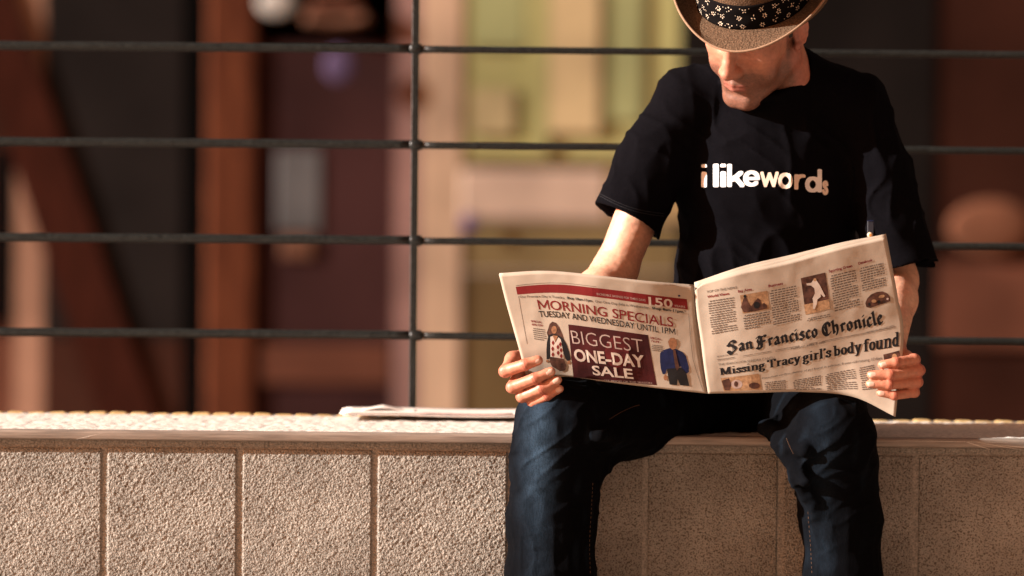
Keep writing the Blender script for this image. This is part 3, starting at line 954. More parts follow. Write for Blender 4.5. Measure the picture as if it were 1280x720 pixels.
# cut sleeves by hem planes (only near each sleeve)
def f_half(pt, nrm, lim):
    nrm = np.asarray(nrm, float); nrm /= np.linalg.norm(nrm); pt = np.asarray(pt, float)
    def f(p): return np.maximum(-((p - pt) @ nrm), np.sqrt(((p - lim[0]) ** 2).sum(-1)) - lim[1])
    return f
def hemcut(pa, pb, y, away, cen, rad):
    a, b = P(*pa, y), P(*pb, y)
    t = (b - a) / np.linalg.norm(b - a)
    nrm = np.cross(t, A(0, 1, 0)); 
    if nrm @ away < 0: nrm = -nrm
    S.add(f_half((a + b) / 2, nrm, (cen, rad)), cen, rad, .002, 's')
    return (a + b) / 2, nrm / np.linalg.norm(nrm), t
hL = hemcut((738, 250), (834, 280), .07, dl, slL + dl * .6, .135)
hR = hemcut((1165, 301), (1088, 322), .065, dr_, slR + dr_ * .6, .13)
# hollow the sleeve mouths and the neck
S.limb(slL - dl * .10, slL + dl * .6, .050, .066, .004, 's')
S.limb(slR - dr_ * .06, slR + dr_ * .6, .044, .052, .004, 's')
neck_cut = len(S.p)
S.limb(neckb + A(-.004, -.012, -.006), neckb + A(-.02, -.03, .13), .063, .068, .005, 's')
def folds(p):
    # drapes run down from the shoulders and fan from the armpits; soft value-noise ridges
    q = p * A(1, .6, .28) + A(0, 0, 0)
    a = 1 - np.abs(vnoise(q + .01 * vnoise(p, 20, 2)[..., None], 26, 7)) * 2
    b = 1 - np.abs(vnoise(p @ np.array([[.8, 0, .6], [0, 1, 0], [-.6, 0, .8]]) * A(.35, .7, 1), 30, 9)) * 2
    c = vnoise(p, 55, 1)
    return -.0042 * np.clip(a, 0, 1) ** 2 - .0034 * np.clip(b, 0, 1) ** 2 - .0006 * c
ring = [P(*q) for q in ((1011, 72, .085), (1010, 88, .055), (999, 107, .028), (974, 121, .005), (946, 126, -.004), (918, 119, .008), (903, 102, .04), (912, 82, .09), (945, 68, .135), (985, 62, .135), (1011, 72, .085))]
rc = np.mean(ring[:-1], 0); rn = np.linalg.svd(np.array(ring[:-1]) - rc)[2][2]; rn = rn * np.sign(rn[2])
S.p = [q for q in S.p if q is not S.p[neck_cut]]
S.limb(rc - rn * .09, rc - rn * .012, .085, .064, .02)
S.add(lambda p: np.maximum(-((p - rc) @ rn), np.sqrt((((p - rc) - ((p - rc) @ rn)[..., None] * rn) ** 2).sum(-1)) - .074), rc + rn * .05, .12, .004, 's')
S.chain([rc + (q - rc) * .985 for q in ring], [.0062] * 11, .003)
hems = (hL[0], hR[0])
def calm(p):
    m = sm(.07, .13, np.sqrt(((p - rc) ** 2).sum(-1)))
    for c_, n_, t_ in (hL, hR):
        near_ = np.sqrt(((p - c_) ** 2).sum(-1)) < .11
        m = m * np.where(near_, sm(.0, .045, np.abs((p - c_) @ n_)) , 1.0)
    return m
S.disp = lambda p: folds(p) * calm(p)
S.dmax = .008
V, F = S.mesh(.0028)
V = relax(V, F, 1, .4)
shirt = np_mesh('tee_shirt', V, F, M['shirt'], person)
shBVH = BVHTree.FromPolygons([Vector(v) for v in V], [tuple(map(int, f)) for f in F])
# collar rib
cx = neckb + A(-.006, -.014, .004)
pts = []
for i in range(41):
    q = 2 * math.pi * i / 40
    pp = P(980 + 40 * math.cos(q), 100 + 22 * math.sin(q), .03)
    pts.append(pp)

def ray_on_shirt(px, py):
    a = P(px, py, -1.0); b = P(px, py, 0.0); d = Vector(b - a).normalized()
    h_ = shBVH.ray_cast(Vector(a), d)
    return None if h_[0] is None else (np.array(h_[0]), np.array(h_[1]), np.array(d))

# hem stitching on the left sleeve
mb = MB(); prev = None
for rowoff in (0, 3.2):
    for i in range(40):
        t = i / 40; px, py = 744 + 86 * t, 242 - rowoff + 28 * t + 6 * math.sin(math.pi * t)
        a_, b_ = ray_on_shirt(px, py), ray_on_shirt(px + 1.3, py + .5)
        if a_ and b_: mb.tube([a_[0] - a_[2] * .0004, b_[0] - b_[2] * .0004], .00035, 5)
o = mb.build('hem_stitching', mat('stitch_thread', (.03, .03, .035), .7), shirt); o['kind'] = 'stuff'

#%% ------------------------------------------------------------------ jeans
THREAD = mat('seam_thread', (.085, .040, .018), .8)
def cr_curve2(pts, n=6):
    pts = np.array(pts, float)
    q = np.vstack([2 * pts[0] - pts[1], pts, 2 * pts[-1] - pts[-2]]); out = []
    for i in range(1, len(q) - 2):
        for t in np.linspace(0, 1, n, endpoint=False):
            a, b, c, d = q[i - 1], q[i], q[i + 1], q[i + 2]
            out.append(.5 * ((2 * b) + (c - a) * t + (2 * a - 5 * b + 4 * c - d) * t * t + (3 * b - a - 3 * c + d) * t ** 3))
    return np.array(out)
J = Field()
J.limb(hipL + A(.02, .03, .01), hipR + A(-.02, .03, .01), .092, .092, .03)
J.limb(P(950, 430, .2), P(950, 480, .18), .115, .120, .03, flat=((0, 1, 0), .8))
J.limb(hipL, hipL + (kneeL - hipL) * .6, .086, .078, .02).limb(hipL + (kneeL - hipL) * .6, kneeL, .078, .073, .02)
J.limb(hipR, hipR + (kneeR - hipR) * .6, .090, .080, .02).limb(hipR + (kneeR - hipR) * .6, kneeR, .080, .070, .02)
# shins: outline taken at a few heights
def shin(pts):
    J.chain([P(a, b, y) for a, b, y, r in pts], [r for *_, r in pts], .02)
shin([(702, 530, -.128, .0745), (695, 580, -.108, .074), (690, 650, -.096, .072), (689, 720, -.091, .073), (690, 800, -.088, .068), (691, 850, -.085, .063)])
shin([(1040, 547, -.132, .069), (1043, 590, -.112, .066), (1052, 650, -.100, .0635), (1054, 720, -.094, .062), (1056, 800, -.09, .060), (1057, 850, -.088, .058)])
def jf(p):
    a = 1 - np.abs(vnoise(p * A(.7, .7, 1) , 34, 21)) * 2.2
    q = p @ np.array([[.8, 0, -.6], [0, 1, 0], [.6, 0, .8]])
    b = 1 - np.abs(vnoise(q * A(.4, .5, 1), 40, 22)) * 2
    fade = sm(.30, .5, p[..., 2]) * .7 + .5
    c = 1 - np.abs(vnoise(p * A(1, 1, .18), 38, 25)) * 2
    return -.0020 * fade * np.clip(a, 0, 1) ** 2 - .0028 * fade * np.clip(b, 0, 1) ** 2 - .0019 * np.clip(c, 0, 1) ** 2 * (1.2 - sm(.3, .5, p[..., 2]))
# creases behind the knee and at the crotch
for (a, b, r) in (((776, 556, -.07), (742, 596, -.11), .014), ((812, 540, -.02), (750, 545, -.20), .014),
                  ((975, 556, -.12), (1006, 604, -.20), .012), ((958, 535, -.06), (1005, 565, -.20), .014), ((994, 600, -.17), (1022, 640, -.16), .010)):
    J.limb(P(*a), P(*b), r, r * .6, .022)
J.limb(P(704, 555, -.075), P(697, 625, -.072), .063, .060, .03)  # back of the calf thickened to stop sun leaking onto the wall
J.limb(P(1040, 570, -.085), P(1048, 640, -.078), .058, .056, .03)  # other calf thickened the same way against the sun
J.disp = jf
J.dmax = .01
def f_plane(pt, nrm):
    nrm = np.asarray(nrm, float); nrm /= np.linalg.norm(nrm)
    return lambda p: (p - pt) @ nrm
J.add(lambda p: .511 - p[..., 2] + np.where(p[..., 1] < -.02, -1.0, 0.0), A(0, 0, 0), 5, .003, 'i')
V, F = J.mesh(.0028)
V = relax(V, F, 1, .4)
x_, y_, z_ = V.T
# denim fade with sunlight painted in: left shin bluer, right leg darker
N_ = np.zeros_like(V)
fn = np.cross(V[F[:, 1]] - V[F[:, 0]], V[F[:, 2]] - V[F[:, 0]])
for i in range(4):
    for a in range(3): N_[:, a] += np.bincount(F[:, i], fn[:, a], len(V))
N_ /= np.linalg.norm(N_, axis=1)[:, None] + 1e-9
def lined(p, a, b):
    ab = b - a; h_ = np.clip((p - a) @ ab / (ab @ ab), 0, 1); return h_
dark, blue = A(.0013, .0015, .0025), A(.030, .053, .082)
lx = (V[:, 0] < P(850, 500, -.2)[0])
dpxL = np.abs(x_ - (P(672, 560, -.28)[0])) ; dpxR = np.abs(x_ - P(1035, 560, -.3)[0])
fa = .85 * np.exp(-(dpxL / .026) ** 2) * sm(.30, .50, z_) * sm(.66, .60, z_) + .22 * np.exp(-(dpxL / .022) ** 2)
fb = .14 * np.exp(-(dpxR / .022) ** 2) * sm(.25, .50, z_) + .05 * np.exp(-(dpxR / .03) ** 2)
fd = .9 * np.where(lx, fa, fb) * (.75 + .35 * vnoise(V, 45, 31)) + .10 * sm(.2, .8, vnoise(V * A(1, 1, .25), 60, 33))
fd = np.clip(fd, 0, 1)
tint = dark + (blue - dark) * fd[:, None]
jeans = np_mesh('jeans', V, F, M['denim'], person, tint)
jBVH = BVHTree.FromPolygons([Vector(v) for v in V], [tuple(map(int, f)) for f in F])
def on_jeans(px, py):
    a = P(px, py, -1.0); d = Vector(P(px, py, 0.0) - a).normalized(); h_ = jBVH.ray_cast(Vector(a), d)
    return None if h_[0] is None else np.array(h_[0]) - np.array(d) * .0006
for seam in ([(741, 604), (739, 640), (737, 680), (738, 719)], [(762, 524), (775, 516), (790, 509), (800, 506)], [(983, 548), (988, 560), (992, 568)], [(1010, 640), (1013, 680), (1015, 719)]):
    cv = cr_curve2(seam, 14); mb = MB()
    for a, b in zip(cv[:-1:2], cv[1::2]):
        pa, pb = on_jeans(*a), on_jeans(*b)
        if pa is not None and pb is not None and np.linalg.norm(pa - pb) < .02: mb.tube([pa, pb], .0006, 5)
    if mb.v: o = mb.build('seam_stitching', THREAD, jeans); o['kind'] = 'stuff'
# shoes (below the frame)
for a in (ankL, ankR):
    sh = Field()
    t = A(a[0], a[1], .045)
    sh.limb(t + A(0, .03, .0), t + A(0, -.15, -.012), .040, .036, .02, flat=((0, 0, 1), .75)).limb(t + A(0, .02, .02), a + A(0, 0, .03), .040, .042, .02)
    sh.add(lambda p: .012 - p[..., 2], t, 1, .004, 'i')
    V, F = sh.mesh(.005)
    s_ = np_mesh('shoe', V, F, M['leather'], person)
    MB().prism([(t[0] - .04, .001), (t[0] + .04, .001), (t[0] + .04, .0135), (t[0] - .04, .0135)], t[1] - .185, t[1] + .065).build('sole', M['rubber'], s_)

#%% ------------------------------------------------------------------ hat
hat = empty('trilby_hat', tuple(headc)); hat.parent = person
hat['label'] = 'brown felt trilby with a patterned black band'
ho, hyaw, hpit, hrol = P(943, -8, -.018), R(-20), R(36), R(4)
HT = rotm(hyaw, hpit, hrol)
def HW(x, y, z): return ho + HT @ np.array([x, y, z])
def hat_surface(prof_fn, nu, nv, name, m, parent, thick=.0022):
    V = []
    for i in range(nv):
        for j in range(nu):
            V.append(prof_fn(2 * math.pi * j / nu, i / (nv - 1)))
    F = [(i * nu + j, i * nu + (j + 1) % nu, (i + 1) * nu + (j + 1) % nu, (i + 1) * nu + j) for i in range(nv - 1) for j in range(nu)]
    o = mesh_obj(name, V, F, m, parent, True)
    md = o.modifiers.new('thick', 'SOLIDIFY'); md.thickness = thick; md.offset = 0
    return o
CA, CB = .098, .112                 # crown half-width, half-length
BWS, BWF = .049, .045               # brim widths
def brim(th, t):
    c, s = math.cos(th), math.sin(th)            # th=0 -> +x side, th=-90deg -> front (-y)
    wdt = BWF * abs(s) ** 1.5 + BWS * (1 - abs(s) ** 1.5)
    rx, ry = CA + wdt * t, CB + wdt * t
    side = abs(c) ** 2.0
    front = max(0, -s) ** 2
    back = max(0, s) ** 2
    sf = 1.0 if c < 0 else .55
    z = .0 + sf * side * (.020 * t ** 2 + .030 * max(0, t - .72) / .28 * .8) - front * .014 * t ** 1.6 + back * (.045 * t ** 1.5)
    z += .001 * math.sin(5 * th) * t
    k = 1 - side * max(0, t - .75) * .25
    return HW(c * rx * k, s * ry * k, z)
hat_surface(brim, 96, 22, 'brim', M['felt'], hat)
def brimedge(th):
    return brim(th, 1.0)
mb = MB(); q = [brimedge(2 * math.pi * i / 120) for i in range(121)]
mb.tube(q, .0021, 8).build('edge_binding', mat('hat_binding', (.26, .16, .10), .85, .2, var=.2, scale=300), hat, True)
def crown(th, t):
    c, s = math.cos(th), math.sin(th)
    hgt = .115
    z = hgt * min(1, t / .78)
    k = 1 - .13 * (z / hgt) ** 1.6
    if t > .78:
        u = (t - .78) / .22
        k *= math.sqrt(max(0.0, 1 - u * u)) * .999 + .001
        z = hgt + .014 * math.sin(u * math.pi / 2) - .03 * u * math.exp(-(c * 2.2) ** 2)
    pinch = 1 - .14 * (z / hgt) ** 2 * max(0, -s) ** 2 * abs(c) * 2
    return HW(c * CA * k * pinch, s * CB * k, z)
hat_surface(crown, 72, 34, 'crown', M['felt'], hat)
def bandf(th, t):
    z = .001 + .046 * t
    k = 1 - .13 * (z / .115) ** 1.6
    g = .0022 + .0009 * math.sin(t * math.pi) + .0006 * math.sin(t * math.pi * 3 + 3 * math.sin(th * 2))
    c, s = math.cos(th), math.sin(th)
    return HW(c * (CA * k + g), s * (CB * k + g), z)
hat_surface(bandf, 120, 14, 'hat_band', M['band'], hat, .0012)
# printed sprigs of blossoms on the band
random.seed(11)
mb = MB()
def dot(th, t, du, dv, ang):
    n = len(mb.v); K = 7
    for i in range(K):
        a = 2 * math.pi * i / K
        x = du * math.cos(a) * math.cos(ang) - dv * math.sin(a) * math.sin(ang)
        z = du * math.cos(a) * math.sin(ang) + dv * math.sin(a) * math.cos(ang)
        tt = t + z / .040
        p = np.array(bandf(th + x / .092, tt)); c = HW(0, 0, .001 + .04 * tt)
        dd = p - c; mb.v.append(tuple(p + dd / np.linalg.norm(dd) * .0011))
    mb.f.append(tuple(n + i for i in range(K)))
cells = []
for i in range(26):
    for j in range(3):
        th = 2 * math.pi * (i + .5 * (j % 2)) / 26 + random.uniform(-.05, .05); t = .18 + .32 * j + random.uniform(-.05, .05)
        n5 = random.randint(3, 6); a0 = random.uniform(0, 6)
        for q in range(n5):
            a = a0 + q * 2 * math.pi / n5; rr = random.uniform(.0022, .0034)
            dot(th + rr * math.cos(a) / .092, min(.95, max(.05, t + rr * math.sin(a) / .040)), random.uniform(.0010, .0017), random.uniform(.0006, .0010), a)
        for q in range(2):
            dot(th + random.uniform(-.1, .1), min(.95, max(.05, t + random.uniform(-.12, .12))), .0007, .0006, 0)
o = mb.build('blossom_print', mat('blossom_ink', (.72, .58, .44), .7), hat); o['kind'] = 'stuff'
#%%PERSON_END
#%% ------------------------------------------------------------------ flat print: pen-stroke letters and plain lettering
def cr_curve(pts, n=6):
    pts = np.array(pts, float)
    q = np.vstack([2 * pts[0] - pts[1], pts, 2 * pts[-1] - pts[-2]]); out = []
    for i in range(1, len(q) - 2):
        for t in np.linspace(0, 1, n, endpoint=False):
            a, b, c, d = q[i - 1], q[i], q[i + 1], q[i + 2]
            out.append(.5 * ((2 * b) + (c - a) * t + (2 * a - 5 * b + 4 * c - d) * t * t + (3 * b - a - 3 * c + d) * t ** 3))
    out.append(q[-2]); return np.array(out)
def arc(cx, cy, rx, ry, a0, a1, n=18):
    a = np.radians(np.linspace(a0, a1, n)); return np.stack([cx + rx * np.cos(a), cy + ry * np.sin(a)], 1)

class Pen:
    def __init__(s, a, b, ang=0, p=3): s.a, s.b, s.p = a, b, p; c, d = math.cos(R(ang)), math.sin(R(ang)); s.M = np.array([[c / a, d / a], [-d / b, c / b]])
    def dist(s, q, line):
        L = np.asarray(line, float) @ s.M.T; Q = q @ s.M.T; best = np.full(q.shape[:-1], 9.0)
        if len(L) == 1: L = np.vstack([L, L + 1e-4])
        for a, b in zip(L[:-1], L[1:]):
            ab = b - a; h_ = np.clip((Q - a) @ ab / max(ab @ ab, 1e-9), 0, 1)
            d = np.abs(Q - a - h_[..., None] * ab); best = np.minimum(best, (d ** s.p).sum(-1) ** (1 / s.p) - 1)
        return best

def glyph_mesh(strokes, h, pad=.3):
    """strokes: list of (pen, polyline); returns 2-D verts and faces of the inked area"""
    allp = np.vstack([np.asarray(l, float).reshape(-1, 2) for _, l in strokes])
    lo, hi = allp.min(0) - pad, allp.max(0) + pad
    nx, ny = (np.ceil((hi - lo) / h).astype(int) + 1)
    X, Y = np.meshgrid(lo[0] + np.arange(nx) * h, lo[1] + np.arange(ny) * h, indexing='ij')
    q = np.stack([X, Y], -1); d = np.full(X.shape, 9.0)
    for pen, l in strokes: d = np.minimum(d, pen.dist(q, l))
    d = np.where(np.abs(d) < 1e-5, 1e-5, d)
    vid = {}; V = []; F = []
    def gv(key, p):
        if key not in vid: vid[key] = len(V); V.append(p)
        return vid[key]
    ins = d < 0
    cc = ins[:-1, :-1].astype(int) + ins[1:, :-1] + ins[1:, 1:] + ins[:-1, 1:]
    for i, j in np.argwhere(cc > 0):
        ks = [(i, j), (i + 1, j), (i + 1, j + 1), (i, j + 1)]; f = []
        for a in range(4):
            A_, B_ = ks[a], ks[(a + 1) % 4]
            if ins[A_]: f.append(gv(A_, q[A_]))
            if ins[A_] != ins[B_]:
                t = d[A_] / (d[A_] - d[B_]); f.append(gv((min(A_, B_), max(A_, B_)), q[A_] + (q[B_] - q[A_]) * t))
        if len(f) > 2: F.append(f)
    return np.array(V), F

SP = Pen(.118, .095, 0, 5)
SPS = Pen(.20, .085, 0, 3)
SANS = {
 'i': (.3, [[(.15, .145), (.15, .85)], [(.15, 1.28)]]),
 'l': (.3, [[(.15, .145), (.15, 1.28)]]),
 'k': (.95, [[(.15, .145), (.15, 1.28)], [(.28, .45), (.72, .87)], [(.42, .62), (.78, .14)]]),
 'e': (1.0, [arc(.5, .5, .36, .36, 0, 318), [(.25, .5), (.86, .5)]]),
 'w': (1.3, [[(.12, .87), (.36, .15)], [(.36, .15), (.65, .83)], [(.65, .83), (.94, .15)], [(.94, .15), (1.18, .87)]]),
 'o': (1.0, [arc(.5, .5, .36, .36, 0, 360)]),
 'r': (.65, [[(.15, .145), (.15, .86)], cr_curve([(.16, .52), (.25, .76), (.42, .86), (.56, .85)])]),
 'd': (.95, [arc(.43, .5, .29, .36, 0, 360), [(.80, .145), (.80, 1.28)]]),
 's': (.85, [cr_curve([(.70, .68), (.58, .84), (.40, .86), (.20, .72), (.34, .55), (.56, .46), (.70, .28), (.55, .14), (.34, .14), (.14, .32)])]),
}
VP = Pen(.168, .050, 0, 2.6)
def ser(x, y, w_=.13): return [(x - w_, y), (x + w_, y)]
y0, y1 = .035, .965
SERIF = {
 'M': (1.75, [[(.28, .04), (.28, 1.4)], ser(.28, y0), ser(.25, 1.41), [(.34, 1.38), (.82, .06)], [(.86, .06), (1.3, 1.4)], [(1.38, .04), (1.38, 1.4)], ser(1.38, y0), ser(1.42, 1.41)]),
 'i': (.72, [[(.34, .04), (.34, y1)], ser(.34, y0), ser(.26, y1, .08), [(.32, 1.38), (.36, 1.42)]]),
 's': (.85, [cr_curve([(.66, .72), (.58, .92), (.40, .965), (.20, .76), (.38, .56), (.60, .42), (.66, .22), (.45, .035), (.24, .10), (.16, .30)]), [(.68, .66), (.68, .93)], [(.14, .08), (.14, .33)]]),
 'n': (1.25, [[(.32, .04), (.32, y1)], ser(.32, y0), ser(.24, y1, .08), cr_curve([(.34, .72), (.52, .93), (.74, .96), (.90, .74), (.90, .04)]), ser(.90, y0)]),
 'g': (.98, [arc(.42, .66, .24, .29, 0, 360), cr_curve([(.30, .36), (.16, .22), (.30, .08), (.66, .02), (.78, -.16), (.60, -.38), (.32, -.38), (.14, -.22), (.24, -.04)]), [(.62, .88), (.80, .95)]]),
 'T': (1.35, [[(.18, 1.40), (1.12, 1.40)], [(.16, 1.10), (.16, 1.4)], [(1.14, 1.10), (1.14, 1.4)], [(.65, .04), (.65, 1.4)], ser(.65, y0)]),
 'r': (.88, [[(.32, .04), (.32, y1)], ser(.32, y0, .15), ser(.24, y1, .08), cr_curve([(.34, .68), (.46, .90), (.62, .93)]), [(.66, .82), (.68, .86)]]),
 'a': (1.0, [cr_curve([(.22, .74), (.30, .92), (.48, .965), (.66, .80), (.66, .10), (.80, .04)]), cr_curve([(.64, .58), (.34, .48), (.20, .26), (.32, .06), (.50, .08), (.64, .24)]), [(.2, .74), (.24, .78)]]),
 'c': (.88, [cr_curve([(.68, .74), (.58, .92), (.42, .965), (.22, .78), (.18, .5), (.22, .22), (.42, .035), (.60, .08), (.72, .28)]), [(.64, .72), (.68, .76)]]),
 'y': (1.05, [[(.22, .95), (.52, .08)], cr_curve([(.84, .93), (.54, .05), (.40, -.30), (.18, -.34)]), ser(.22, y1, .14), ser(.86, y1, .10)]),
 'l': (.68, [[(.34, .04), (.34, 1.48)], ser(.34, y0), ser(.26, 1.48, .08)]),
 "'": (.45, [cr_curve([(.22, 1.42), (.28, 1.32), (.20, 1.14)])]),
 'b': (1.1, [[(.30, .04), (.30, 1.48)], ser(.22, 1.48, .08), arc(.56, .5, .28, .44, -150, 150)]),
 'o': (1.0, [arc(.5, .5, .30, .455, 0, 360)]),
 'd': (1.12, [[(.76, .04), (.76, 1.48)], ser(.68, 1.48, .08), ser(.84, y0, .08), arc(.50, .5, .28, .44, 30, 330)]),
 'f': (.80, [cr_curve([(.32, .04), (.32, 1.2), (.46, 1.44), (.66, 1.42)]), ser(.34, y0, .15), [(.14, .95), (.62, .95)], [(.68, 1.34), (.70, 1.38)]]),
 'u': (1.2, [cr_curve([(.30, .95), (.30, .26), (.46, .05), (.64, .06), (.82, .30)]), [(.84, .04), (.84, y1)], ser(.22, y1, .08), ser(.76, y1, .08), ser(.92, y0, .08)]),
}
BP = Pen(.175, .05, 42, 3)
BT = Pen(.028, .028, 0, 2)
def minim(x, top=.90, bot=.10): return [(x - .10, top - .08), (x, top), (x, bot), (x + .12, bot + .05)]
BLACK = {
 'S': (1.25, [cr_curve([(1.02, 1.15), (.80, 1.42), (.45, 1.38), (.25, 1.12), (.45, .85), (.80, .65), (.98, .35), (.75, .02), (.40, -.08), (.15, .10)]), (BT, [(.60, 1.45), (.60, -.05)]), (BT, [(.75, 1.45), (.75, 0)]), [(.05, .95), (.28, .80)], [(.02, .12), (.30, -.25), (.5, -.28)]]),
 'F': (1.30, [cr_curve([(.10, 1.28), (.35, 1.42), (.65, 1.28), (1.0, 1.42), (1.16, 1.30)]), [(.62, 1.3), (.62, .15), (.5, .0)], cr_curve([(.32, 1.2), (.18, .9), (.30, .6), (.22, .2), (.05, .0)]), [(.35, .72), (1.0, .72)], cr_curve([(.0, .02), (.3, -.12), (.6, -.02)]), (BT, [(.45, 1.3), (.45, .0)])]),
 'C': (1.20, [cr_curve([(1.0, 1.22), (.75, 1.42), (.42, 1.28), (.22, .85), (.25, .35), (.50, .02), (.80, .0), (1.02, .22)]), cr_curve([(.62, 1.3), (.52, .9), (.62, .5), (.55, .1)]), (BT, [(.72, 1.35), (.72, .05)]), [(.98, 1.24), (1.04, .95)]]),
 'a': (.82, [[(.16, .80), (.36, .95), (.56, .82), (.56, .12), (.70, .08)], [(.54, .56), (.20, .36), (.20, .14), (.36, .04), (.54, .16)]]),
 'n': (.98, [minim(.24), [(.24, .74), (.52, .95), (.68, .80), (.68, .14), (.82, .10)]]),
 'r': (.68, [minim(.24), [(.26, .74), (.44, .93), (.58, .82)]]),
 'c': (.68, [[(.56, .82), (.38, .95), (.20, .76), (.20, .22), (.38, .03), (.58, .18)]]),
 'i': (.46, [minim(.22), [(.19, 1.26), (.26, 1.30)]]),
 's': (.76, [[(.60, .86), (.36, .95), (.20, .72), (.56, .42), (.58, .20), (.36, .03), (.12, .14)]]),
 'o': (.86, [[(.20, .74), (.20, .22), (.42, .03), (.64, .24), (.64, .74), (.42, .95), (.20, .74)]]),
 'h': (.98, [[(.12, 1.42), (.24, 1.48), (.24, .1), (.34, .12)], [(.24, .70), (.50, .95), (.68, .80), (.68, .24), (.54, -.12)]]),
 'l': (.50, [[(.12, 1.40), (.24, 1.48), (.24, .14), (.38, .08)]]),
 'e': (.72, [[(.20, .48), (.54, .66), (.56, .80), (.38, .95), (.20, .74), (.20, .22), (.38, .03), (.58, .18)]]),
}
def pen_text(txt, table, pen, h, gap=.02, space=.45):
    V = []; F = []; x = 0
    for ch in txt:
        if ch == ' ': x += space; continue
        w_, st = table[ch]
        strokes = [(q if isinstance(q, tuple) and isinstance(q[0], Pen) else (pen, q)) for q in st]
        v, f = glyph_mesh(strokes, h); n = len(V)
        V += [(p[0] + x, p[1]) for p in v]; F += [[n + i for i in g] for g in f]
        x += w_ + gap
    return np.array(V), F, x

_fontcache = {}
def font_text(txt, bold=0.0, spacing=1.0):
    key = (txt, bold, spacing)
    if key in _fontcache: return _fontcache[key]
    if bold > 0 and 'M' in txt:
        # the built-in face loses the notch of a bold M: draw that letter with the pen
        V, F, x = [], [], 0
        for part in txt.replace('M', '~M~').split('~'):
            if not part: continue
            if part == 'M':
                pn = Pen(.036 + bold, .036 + bold, 0, 6); w0 = .036 + bold
                v, f = glyph_mesh([(pn, q) for q in ([(.10, w0), (.10, .73 - w0)], [(.10, .73 - w0), (.43, .16)], [(.43, .16), (.76, .73 - w0)], [(.76, .73 - w0), (.76, w0)])], .03, .15); w_ = .88
            else:
                v, f, w_ = font_text(part.strip(), bold); w_ += .07
                if part[0] == ' ': x += .28
                if part[-1] == ' ': w_ += .28
            n = len(V); V += [(p[0] + x, p[1]) for p in v]; F += [[n + i for i in g_] for g_ in f]; x += w_
        _fontcache[key] = (np.array(V), F, x - .05); return _fontcache[key]
    cu = bpy.data.curves.new('lettering', 'FONT'); cu.body = txt; cu.offset = bold; cu.space_character = spacing; cu.resolution_u = 3; cu.size = 1.0
    ob = bpy.data.objects.new('lettering', cu); COL.objects.link(ob)
    bpy.context.view_layer.update()
    me = bpy.data.meshes.new_from_object(ob.evaluated_get(bpy.context.evaluated_depsgraph_get()))
    V = np.array([v.co[:2] for v in me.vertices]); F = [list(p.vertices) for p in me.polygons]
    bpy.data.objects.remove(ob); bpy.data.curves.remove(cu); bpy.data.meshes.remove(me)
    if len(V): V[:, 0] -= V[:, 0].min()
    _fontcache[key] = (V, F, V[:, 0].max())
    return _fontcache[key]

# words on the T-shirt, each letter draped over the cloth
letters = [('i', 876.6, 883.4, 235.2, 213.5, 0), ('l', 891.3, 898.4, 235.0, 213, 0), ('i', 900.4, 907.6, 235.0, 213, 0), ('k', 909.0, 930.5, 234.8, 213, 0), ('e', 929.0, 950.0, 234.2, 212, 0),
           ('w', 950.4, 973.4, 235.0, 213.8, 1), ('o', 972.8, 991.0, 237.0, 214.8, 1), ('r', 992.8, 1007.0, 238.0, 217.0, 1), ('d', 1006.4, 1027.4, 241.6, 219.6, 0), ('s', 1027.4, 1035.4, 244.5, 224.8, 1)]
for ch, xa, xb, yb, yx, pe in letters:
    w_, st = SANS[ch]
    v, f = glyph_mesh([(SPS if ch == 's' else SP, q) for q in st], .055)
    x0_, x1_ = v[:, 0].min(), v[:, 0].max()
    px = xa + (v[:, 0] - x0_) / (x1_ - x0_) * (xb - xa); py = yb - v[:, 1] * (yb - yx)
    out = []
    for a, b in zip(px, py):
        h_ = ray_on_shirt(a, b)
        out.append(h_[0] - h_[2] * .0009 if h_ else P(a, b, -.05))
    mesh_obj('letter', out, [g[::-1] for g in f], M['peach_print' if pe else 'white_print'], shirt)

# small tab with a button pinned on the shirt just above the paper
h_ = ray_on_shirt(1088, 284)
if h_:
    c = h_[0]
    tb = MB().box(c[0] - .0055, c[0] + .0055, c[1] - .004, c[1] - .0015, c[2] - .020, c[2] + .012, .0008).build('pocket_tab', mat('tab_cloth', (.02, .02, .028), .6), shirt)
    MB().box(c[0] - .0058, c[0] + .0052, c[1] - .0048, c[1] - .004, c[2] + .0105, c[2] + .0120, .0002).build('tab_edge', M['ink_blue'], tb)
    p0 = Vector((c[0] - .001, c[1] - .0075, c[2] - .0135)); p1 = Vector((c[0] - .001, c[1] - .003, c[2] - .0135))
    MB().tube([p0, p0 + (p1 - p0) * .3, p1], [.0034, .0048, .0048], 16).build('button', mat('button_enamel', (.75, .55, .38), .4), tb, True)
    MB().tube([p0 + Vector((0, -.0007, 0)), p0 + Vector((0, .001, 0))], [.0022, .0022], 12).build('button_face', mat('button_orange', (.7, .28, .06), .4), tb)

